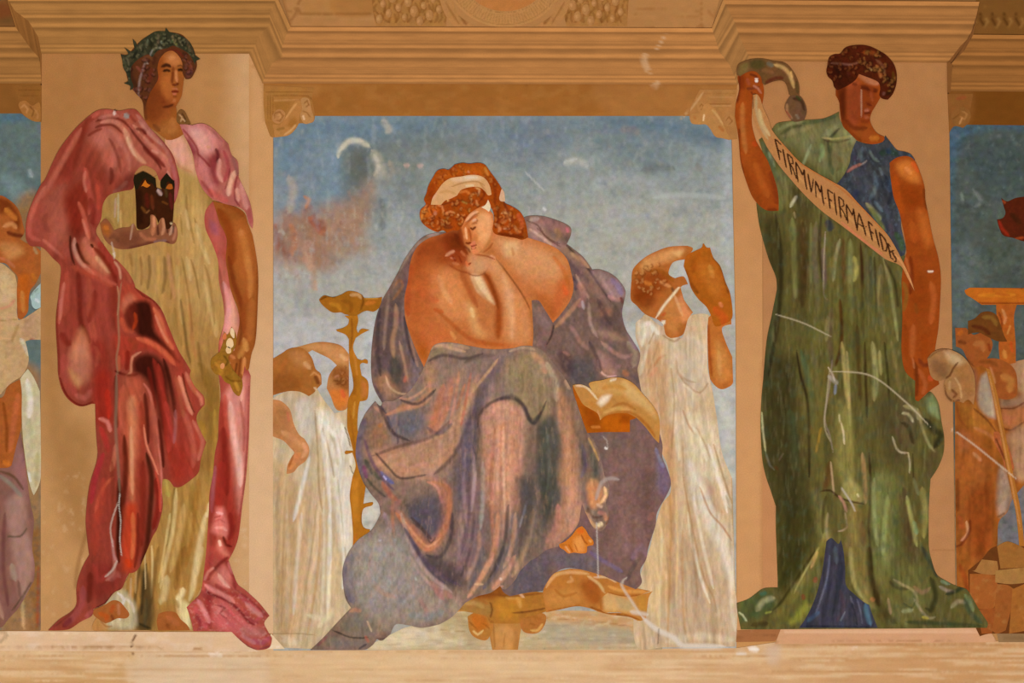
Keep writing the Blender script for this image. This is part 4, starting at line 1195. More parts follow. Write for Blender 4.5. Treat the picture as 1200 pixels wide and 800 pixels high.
MIDDLE = '''
T painted_panel | middle wall painting's cloudy blue-grey sky with a reddish cloud low at left | painting | | 590,760
P sky 0.4 8c9896 2.0 .11 3 3
o 320.5,136! 857,136! 857,160! 862,400! 862.8,759! 320.5,762! 320.5,300!
g b8b4a6 .9 140 400
f 5d7c92 26 .7 320,136 520,136 520,165 440,180 380,170 330,200
f 6a8296 20 .6 330,190 400,180 410,250 370,260 330,270
f 7a98a8 14 .5 380,180 400,170 410,210 395,250 380,230
f 6c7f8c 22 .6 520,136 857,136 857,170 700,165 600,180 540,170
f 55707e 12 .6 700,136 770,136 860,160 860,180 800,160 720,150
f 787f78 20 .75 450,160 540,155 560,180 500,200 500,260 450,230 440,190
f 666d66 12 .7 402,178 420,168 445,172 450,200 430,215 430,250 405,235 400,200
s c9c5ae 4 .85 400,176 408,166 420,165 434,172
s b8b49c 7 .75 436,176 444,190 448,204 440,208
s d0cab4 3 .7 438,180 444,196 438,206
s c8bfa8 5 .6 448,140 456,152 452,156
s a89c88 4 .6 456,188 460,202 452,212
s c8a8a0 3 .7 473,194 480,194
s c4a8a0 3 .7 489,195 496,194
f 8c9290 18 .5 440,200 490,230 480,300 440,300 430,250
f 687876 10 .55 436,240 450,236 452,280 440,290
f a2aaa8 16 .6 460,240 500,260 470,300 440,320 440,280
f a48064 10 .7 362,256 384,236 410,232 434,210 438,240 430,275 436,296 408,302 386,320 362,306
f a07458 9 .8 320,262 334,246 350,250 360,236 370,262 384,290 376,316 350,312 336,330 318,300
f ac8668 8 .6 372,256 396,246 424,250 420,280 396,296 374,290
s b46848 6 .8 362,254 372,262 380,276
s 9c5c44 6 .75 364,260 378,264 382,270
s c88458 2.6 .8 356,230 362,234 358,244
s b8aa98 6 .6 338,206 344,224 338,250
s a0603e 4 .7 322,262 326,280 334,300
s 8c5444 6 .7 322,270 332,292 340,304
s c8b4a4 2 .7 326,272 330,270 334,276
s c07c54 4 .6 340,262 346,280 342,300
s c08058 5 .6 356,300 366,316 368,340
s c8a088 6 .6 362,280 360,300 366,320
s d08850 2.6 .8 369,328 371,340
s b88c74 4 .5 340,300 350,330 352,350
f b8bcb6 14 .6 322,310 350,318 360,360 340,390 322,390
f a6a498 18 .5 340,320 400,330 400,370 350,400
f c4c4c2 16 .7 320,380 380,370 420,390 430,460 320,430
f cccfce 10 .7 430,370 446,370 440,450 436,500 418,560 424,480
f dcd6c4 10 .8 416,590 446,590 440,640 424,650
f 748088 18 .6 590,150 640,140 660,160 640,190 610,200
f 6c7c7e 16 .6 700,160 760,165 800,180 780,200 730,195
f 8a9484 16 .4 560,210 590,230 620,260 600,240
s bfc2b0 5 .55 660,192 676,188 690,196
s 8a7c78 5 .5 726,152 742,152 748,158
s 6a706a 7 .55 752,200 770,196 790,198
s 7c6c60 4 .4 816,192 822,200
s b4b8b4 10 .35 690,220 740,210 790,240
s 7888a0 10 .4 600,160 620,170
s 9aa8b4 8 .4 720,230 740,260 760,250
f b4b4a4 20 .5 640,240 860,250 860,330 640,330
s a8a88c 10 .4 780,260 790,280
s 8c928c 6 .4 780,244 800,250 820,244
f c6ccce 12 .6 800,300 812,310 812,330 790,325
f b4bcbc 6 .5 848,150 858,150 858,380 852,330 846,300
f c8ccc6 8 .7 736,440 750,450 760,420 740,380 730,400
f ccd0c6 8 .8 836,450 860,450 860,560 850,560
s d4ceb4 3 .7 396,186 398,176 406,168 416,164 426,166
f 62645a 8 .6 404,180 424,174 434,190 432,212 418,222 408,205
s 5a5c54 4 .5 446,232 450,250 448,270
n b08468 .3 5 8 41 .52 320,250 345,235 365,248 400,228 436,215 432,260 436,290 410,300 385,318 360,305 345,330 320,320
n 8c5c48 .4 5 9 43 .55 320,250 400,245 395,310 320,325
n 5c7484 .22 10 9 21 .55
n a8b0ae .25 6 14 22 .55
n 9c9484 .2 9 12 24 .6
n 50666f .2 16 5 25 .6 320,136 857,136 857,240 320,240
n d0ccbc .25 4 14 29 .6 320,260 860,240 860,460 320,460
T stone_step | pale worn stone steps under the feet of the seated purple-robed figure | step | | 600,760
P riser 1 c8b084 2 .12 12 2.2
o 430,761! 440,752 460,742 475,735 500,728 520,718! 560,716 600,726! 640,716 700,716 752,724 772,732 776,761!
f e4d4ac 5 .8 440,745 500,725 540,732 540,757 430,760
f b49c70 5 .6 520,720 560,720 564,745 520,745
u a48858 1 .7 516,738 566,740
u a48a5c 1.2 .7 630,748 774,752
f d09a60 4 .7 640,716 700,716 750,728 740,740 640,728
u b07840 1 .7 640,724 700,728 752,736
f b4a88c 5 .7 640,728 760,738 770,755 640,752
u 8c7c60 1.5 .6 620,760 776,759
f e0a868 3 .5 736,732 748,732 744,744
s 6c5844 1.4 .8 752,736 756,752
s f0e0c0 3 .6 470,740 500,742 496,752
n b09c78 .4 12 3 5 .5
n e8dcb8 .3 9 4 6 .55
T bracket | carved golden-brown stone bracket with scrolls under the seated purple-robed figure | bracket | | 600,760
P shaft 2.4 c08442 1.5 .1 3 5
o 574,726! 614,726! 610,740 607,761! 577,761! 574,745
f d89c58 3 .7 580,736 600,736 600,760 580,760
s 9c6228 1.4 .6 578,730 580,758
s b07838 1.4 .6 592,740 590,758
P scroll_end 2.6 bc7c36 1.4 .1 2.4 2.4
o 548,722! 560,716 572,722 578,732 574,745 568,750 556,746 550,738
f c86c1c 3 .7 552,720 566,720 572,732 560,740
s f0cc80 1.6 .8 554,738 560,743 566,738
s a05c1c 1.4 .8 566,730 574,736
s 8c5018 1.2 .7 550,728 558,736
P scroll_end 2.6 b87434 1.4 .1 2.4 2.4
o 608,722! 628,716! 639,720 639,730 632,740 622,742 612,738
s e8b460 1.8 .8 622,738 630,738 636,730
s a86828 2 .6 614,724 626,722 634,726
s 8c5018 1.2 .6 620,730 628,732
P body 3 b4762e 1.5 .12 3 3
o 515,729! 524,715 538,704 552,694! 570,684 590,676 600,690! 640,694! 644,700 640,716! 628,720 612,724 608,730 574,730! 570,722 556,718 540,716 526,720
f 8c4a18 5 .8 548,696 590,676 598,692 600,698 570,702 550,702
f a87c40 4 .8 526,712 545,702 570,704 578,714 572,722 545,716 530,718
s 6c3c18 1.4 .8 574,704 577,714 574,724
s c89c58 3 .7 535,708 555,706 568,712
f c8882e 5 .7 582,702 610,698 612,714 600,724 582,722
s d8a050 3 .7 592,700 606,700 610,712
s 8a4c1c 1.8 .8 552,700 575,696 600,698 640,694
s 6c3818 1.4 .8 600,718 620,716 640,712
s a86428 2 .6 560,700 572,708
s dca058 1.8 .7 520,722 534,716 548,718
s e8b890 1.8 .8 608,694 614,700
s 8c4c1c 1.5 .6 566,722 580,730
T scroll | curled golden parchment scroll lying on the step right of the carved bracket | scroll | | 700,728
P inner_face 3.6 c8853c 1.4 .1 3 3
o 700,680! 720,692 745,697 765,692! 760,700 757,724! 748,727 730,718 715,717 704,716
f dcb070 4 .9 708,694 725,698 742,704 748,718 730,716 708,714
f b8a070 3 .6 722,700 738,704 742,714 726,712
f a85a18 3 .7 700,690 706,700 706,714 700,716
f c8903c 3 .7 745,700 758,700 756,720 748,718
P outer_face 4 c07a34 1.4 .1 3 3
o 636,694! 640,682 650,671 668,666! 690,668 716,676 735,686 762,692! 745,698 728,698 712,694! 704,702 704,714 712,718! 730,718 744,722 752,727! 735,722 716,720 700,716! 690,712 675,710 655,714 640,717!
f a4541c 5 .8 680,684 694,678 704,690 702,706 690,704
f cc8c44 5 .7 640,694 675,690 680,704 660,710 642,712
s e8b070 2.4 .8 640,688 650,674 668,670 690,672
s e0a468 2 .7 668,674 671,680 664,682
s e8c080 2 .7 688,674 702,684 708,694
s e4a050 2.4 .8 712,686 730,692 760,693
s 9c5418 1.6 .8 712,694 730,698 752,697
s 8c4a18 1.4 .9 690,710 706,716 725,720 750,726
s f0d0a0 1.6 .7 696,676 712,676 722,682
s 9c5c20 1.2 .8 640,716 660,712 680,709
s a86020 2 .6 650,690 660,698 676,694
T person | painted background woman in white at the left, jar on shoulder, arm over her head | person | | 370,755
P gown 1.4 cdbb9c 1.4 .12 1.6 5
o 320,466! 332,460 345,456 355,458 364,462! 370,452! 378,466 392,484! 400,482 408,478! 412,500 416,530 417,560 414,600 416,630 413,660 410,690 420,700 425,735 400,758 345,759 320,757!
f c4a47c 10 .7 320,545 345,560 352,620 350,700 345,750 320,750
f c6a888 8 .7 350,600 368,570 366,640 358,720 345,740
f c0b4a0 8 .6 320,470 350,465 370,500 368,540 345,530
f d8d4c8 6 .6 345,475 368,470 370,510 356,520
f ece8da 7 .8 372,480 396,490 412,530 414,600 412,660 400,640 392,580 380,520
f dcc4a8 6 .6 366,580 378,576 378,660 370,720 360,740
s e4e0d6 3 .85 363,535 357,560 350,588 344,610
s e8e2d4 2.6 .8 372,478 378,510 382,550 388,600
s a08c6c 1.6 .7 369,480 372,520 374,570 378,600
s a08c70 1.6 .6 378,500 386,530 392,560
s b8ac98 2.4 .6 386,505 394,525 396,545
s f4f0e2 3 .8 376,490 388,506 396,512
s f0ecdc 2.4 .8 400,495 408,520 412,545
s c0b090 1.6 .6 392,500 400,530 402,570 404,600
s b4a07c 1.4 .6 371,590 366,640 358,690 350,745
s c09c6c 2 .6 376,600 374,650 368,700 360,745
s e8dcc0 2 .7 380,570 380,640 378,700 376,735
s f0e8d0 3 .8 386,600 386,660 384,720
s cdb894 1.4 .6 392,600 396,660 392,710
s f4f0e0 3 .8 400,600 404,650 402,690
s b4ac94 1.2 .6 396,560 402,620 408,680
s e8d8b4 4 .8 360,720 380,725 390,715 372,735
s cbb89c 3 .6 336,600 338,660 336,740
s d8d0c0 3 .6 354,600 348,660 344,720
s a8987c 3 .5 326,560 326,640 326,740
s e0d4b8 5 .6 330,745 345,752 330,750
n b09468 .25 3 30 3 .57
n ead8b4 .25 4 30 13 .6
s 3c3020 .8 .8 404,500 408,512 411,525
s 3c3020 .8 .7 410,545 414,555
s 9c8868 .8 .7 320,742 350,742 372,744
s a89070 1.6 .6 336,560 332,640 330,740
s f4ecdc 2.4 .8 392,500 402,560 404,640
s f4ecdc 2 .7 380,500 386,570 388,660
c 1 .92 1.04 1.14
d .13 3.2 70 3 6
P body 2 bc8048 1.4 .12 2.6 2.6
o 409,415! 400,405 385,401 370,401 350,406 335,410! 352,416 366,410! 374,414 386,420 395,428! 390,433 385,442 383,455! 388,465 392,476 397,481 406,479 409,470!
f d8985c 4 .7 355,406 380,403 405,410 408,424 395,425 378,412
s e8b080 3 .7 398,415 407,422
s b06c38 1.2 .7 372,401 395,403 407,410
f 8c4c1c 4 .8 390,432 404,430 410,440 410,458 400,456 390,446
s c8845c 2 .7 392,442 398,440
s c87c50 2 .6 408,442 412,450
s 6c3410 1.5 .6 394,450 402,448
k 6c3410 c8844c 14 2.8 6 388,432 404,428 411,440 408,450 394,446
f e07c30 5 .9 386,456 406,458 408,472 398,480 388,468
s e05c38 3 .6 400,456 404,466
P arm 2.2 c68652 1.4 .12 2.6 2.6
o 320,468! 330,470 340,480 344,495 350,508 357,514! 362,523 362,532 358,540 350,546 344,553 336,555! 337,545 342,535 345,530 340,524 332,516 322,512 320,511!
f a8703c 5 .6 320,480 336,480 336,510 320,510
s dc9c68 4 .7 330,505 345,515 356,524
s e08c50 4 .8 352,530 345,540 339,550
s f0a878 3 .7 355,518 359,528 354,536
s a45420 1.5 .8 344,526 342,538 338,548
s d87050 2 .5 337,482 339,494
P water_jar 2.5 aa6a2e 1.4 .12 3 3
o 320,420! 330,414 340,408 352,407 360,412 366,420 370,432 376,438 377,450! 372,455 368,460 362,464! 352,459 340,458 330,460 320,463!
L brown clay water jar held on the shoulder
f c8884c 5 .7 340,412 356,412 364,428 356,432 344,424
s e0ac74 3 .7 356,424 364,432
f 90501e 6 .7 322,440 350,440 352,456 320,460
s d89858 1.4 .8 364,440 368,436 374,440 376,450
s 6a3614 3 .8 369,440 374,450
s e8c8a0 1.6 .9 368,453 380,468 394,486
s b0642a 4 .5 335,420 330,440
T lamp_stand | tall golden-bronze lamp stand behind the seated figure, with a wide shallow bowl | lamp stand | | 425,650
P stem 4.4 b4721e 1.3 .1 2 4
o 404,370! 419,369! 420,376 418,385 420,390! 424,385 433,386.5! 424,391 417,396! 414,405 415,412 419,420! 424,422 428,420.5 431,422! 431,426 425,425 422,428 424,440! 431,446 432,458 430,468 422,470! 420,480 419,500 421,516 419,536 421,548 430,562! 428,575 426,590! 437,588 436,592 426,596 424,610 427,618 434,620! 430,630 420,640 412,652! 414,630 412,600 410,580 413,560 417,545 413,530! 405,532 405,528 414,528! 410,512 407,500 408,470 414,455 413,440 410,425 409,410 409,398! 405,392 395,388 394,386! 402,384 408,380 409,374!
f d88c2c 3 .6 412,560 420,560 420,610 414,610
f 8c5214 3 .6 411,440 417,440 417,462 412,462
s 8c4e14 1.6 .7 412,372 413,390 411,410
s d08838 1.6 .7 414,400 416,420 419,440
s 9c5c18 1.5 .6 410,480 414,510 417,540
s e0a040 1.6 .6 416,470 414,490
f c8783c 3 .7 424,444 430,448 430,464 424,466
s 8a4c14 1.4 .7 424,598 424,612 430,620
s c46c20 2 .6 412,640 418,625
P bowl 4.8 a4661a 1.3 .1 2.4 2.4
o 374,351! 380,346 390,348 400,345 408,341 418,342 425,346 427,349 440,349 448,348! 447,354 444,361 438,365 430,364 424,366! 416,370 404,368 400,366 390,366 382,361 376,355
s 5c3408 1.6 .8 376,351 384,347 394,348
s c88428 3 .7 386,356 396,358 400,364
s d0a068 2.4 .8 410,346 420,345 424,350
s d0782c 3 .6 428,356 440,354
s 6c3c0c 1.6 .7 424,344 426,354 422,364
s 8c5214 3 .6 400,352 412,356 410,366
s d8a848 1.2 .7 428,349 444,349
T person | painted background woman in white at the right, brown jar on shoulder, arm bent over head | person | | 800,755
P gown 1.4 ccb698 1.4 .12 1.8 5
o 745,378! 752,372 757,368 766,376! 776,382 782,372! 786,382 798,396 803,384 806,372 815,368 828,368 836,374! 829,380 829,400 829,430 832,444! 835,458 840,490 846,530 858,560! 860,640 862,690! 864,720 862,757! 780,758 745,755 745,690 752,668 762,640! 768,615 776,590 786,575 782,545 770,520 755,480 745,450! 745,430 750,412 745,395
f e4dccc 5 .8 748,378 764,380 772,392 762,410 750,400
f c49870 7 .7 758,400 775,400 782,440 780,500 770,500 755,450
f c89060 6 .6 776,500 790,500 792,600 790,700 776,700 770,620
f e0c496 8 .7 764,600 780,590 782,680 770,720 755,700
f d0c4b0 8 .6 790,400 826,400 830,450 800,470
f e0d4b8 8 .7 800,480 840,500 850,560 820,560 800,520
f ece6d4 7 .75 806,540 820,560 845,610 855,650 858,690 840,640 815,590
f bca48c 9 .6 790,640 830,640 850,720 850,750 800,750
s f0ead8 2.2 .8 756,390 752,406
s ece0c4 2.4 .8 764,390 757,412 750,440
s a08464 1.4 .7 768,386 760,404
s a88868 1.4 .6 772,400 764,425 758,440
s b06c4c 2 .5 766,430 772,420 780,416
s d49070 3 .5 762,440 770,430
s a88c70 2 .6 792,420 794,436 804,445 815,448
s a08468 1.4 .6 796,440 806,452 820,460 830,448
s efe0c4 2 .6 800,450 810,458 812,480
s a47c60 1.6 .6 800,480 808,500 816,510
s efe6cc 3 .7 812,500 822,520 828,540
s b49c80 1.6 .6 816,500 826,520 834,540
s e8dcc0 3 .6 790,460 792,500 796,540
s a88868 1.4 .7 800,555 803,575 808,600 816,640 826,680 836,700 840,720
s ece4cc 2 .8 806,600 812,640 822,680 832,706
s a8785c 1.6 .7 820,570 832,600 846,616 858,634
s c4a088 4 .5 828,560 838,590 846,600
s f0e8d4 3 .8 836,550 846,570 856,595
s 948468 2 .6 850,580 858,600 860,620
s e8cc98 1.6 .6 792,580 794,640 792,700
s b88c58 1.8 .5 784,560 786,620 784,700 782,750
s e8d4a8 2 .6 776,620 774,680 772,740
s b48c60 2 .5 800,620 800,700 804,750
s e8dcc4 3 .6 860,640 856,700 862,740
s d8cbb0 5 .7 780,752 820,745 860,750
s 9c8058 1.4 .7 858,560 861,640 862,700
n b0906c .35 3 34 3 .55
n ead8b8 .3 4 30 13 .6
s f4ead6 3 .8 752,384 760,378 772,392
s 94785c 1.6 .65 776,392 790,400 800,392
s 9c8060 1.4 .6 786,430 790,470 786,540
s f4ead8 2.4 .7 830,520 842,560 852,600
s 9c8464 1.6 .7 836,520 848,560 860,596
s f0e4cc 2.4 .7 812,580 824,640 836,690
s a08464 2 .6 806,590 812,640 818,700
c 1 .9 1.0 1.1
d .13 3.4 70 4 -6
P body 2 b4682c 1.4 .12 2.6 2.6
o 740,328! 742,315 755,302 770,294 785,289 805,288! 812,291 808,298 803,304! 795,305 788,308 784,316 784,322 791,326! 801,324 806,333! 798,336 800,346 802,352 812,366! 806,374 800,392 786,396! 780,392 777,380 770,374! 756,368 746,358 739,350
f e0a060 5 .8 755,304 785,292 802,292 790,304 770,310 752,318
f f0bc78 3 .7 788,296 800,294 796,301
f 8c3c0c 6 .8 742,330 758,320 778,320 785,332 770,345 745,352
f 7c3208 5 .7 742,345 760,340 768,352 758,362 745,356
s d07c30 3 .7 754,330 764,334
s e09858 2.4 .7 772,330 786,336
s 90500e 3 .6 760,318 775,318 790,330
f e89860 4 .8 798,346 806,362 812,370 800,378 794,360
f cc8444 5 .8 776,360 792,350 798,370 792,392 782,386
s e8b078 2 .6 790,345 800,370
s c83818 2 .5 776,370 780,366
k 7c3a0c e0a05c 26 3.2 6 745,320 760,306 782,310 790,330 776,338 760,350 746,344
s 3c3024 2 .6 787,337 790,342
s f4ddb0 1.8 .95 796,336 788,346 778,358 769,372
s f4f0d0 2.6 .9 779,376 773,382
P arm 2.2 c07030 1.4 .12 2.6 2.6
o 830,372! 842,362 856,356! 857,380! 846,384 850,400 858,418! 859,448! 856,452 846,456 838,452 832,444! 830,430 829,400 829,384
f d08c44 4 .7 838,400 850,410 856,440 840,446
s e0a058 3 .6 842,410 844,440
s 984010 2 .7 830,380 831,410 834,440
s d05c1c 4 .6 838,370 850,372
s a85c28 2 .6 848,390 856,410
P water_jar 2.5 b06018 1.4 .12 3 3
L brown clay water jar on the shoulder
o 801,312! 804,300 814,294 822,290 824,285 828,290 832,290! 836,302 844,312 850,330 855,342 857,352! 858,372 848,380 838,382 834,372! 828,360 818,350 810,338 806,325
f c8762a 5 .6 818,310 836,312 846,334 840,350 824,330
s d89040 3 .6 831,310 836,326
s 84420e 3 .7 803,315 808,330 818,344
s e08450 2.4 .8 843,354 846,360
s d4541c 6 .6 836,360 848,372 846,380
s 9c4c10 4 .5 820,296 814,306 812,320
s 6c3c14 1.6 .7 834,300 845,315 854,345
'''
read_painting(MIDDLE)
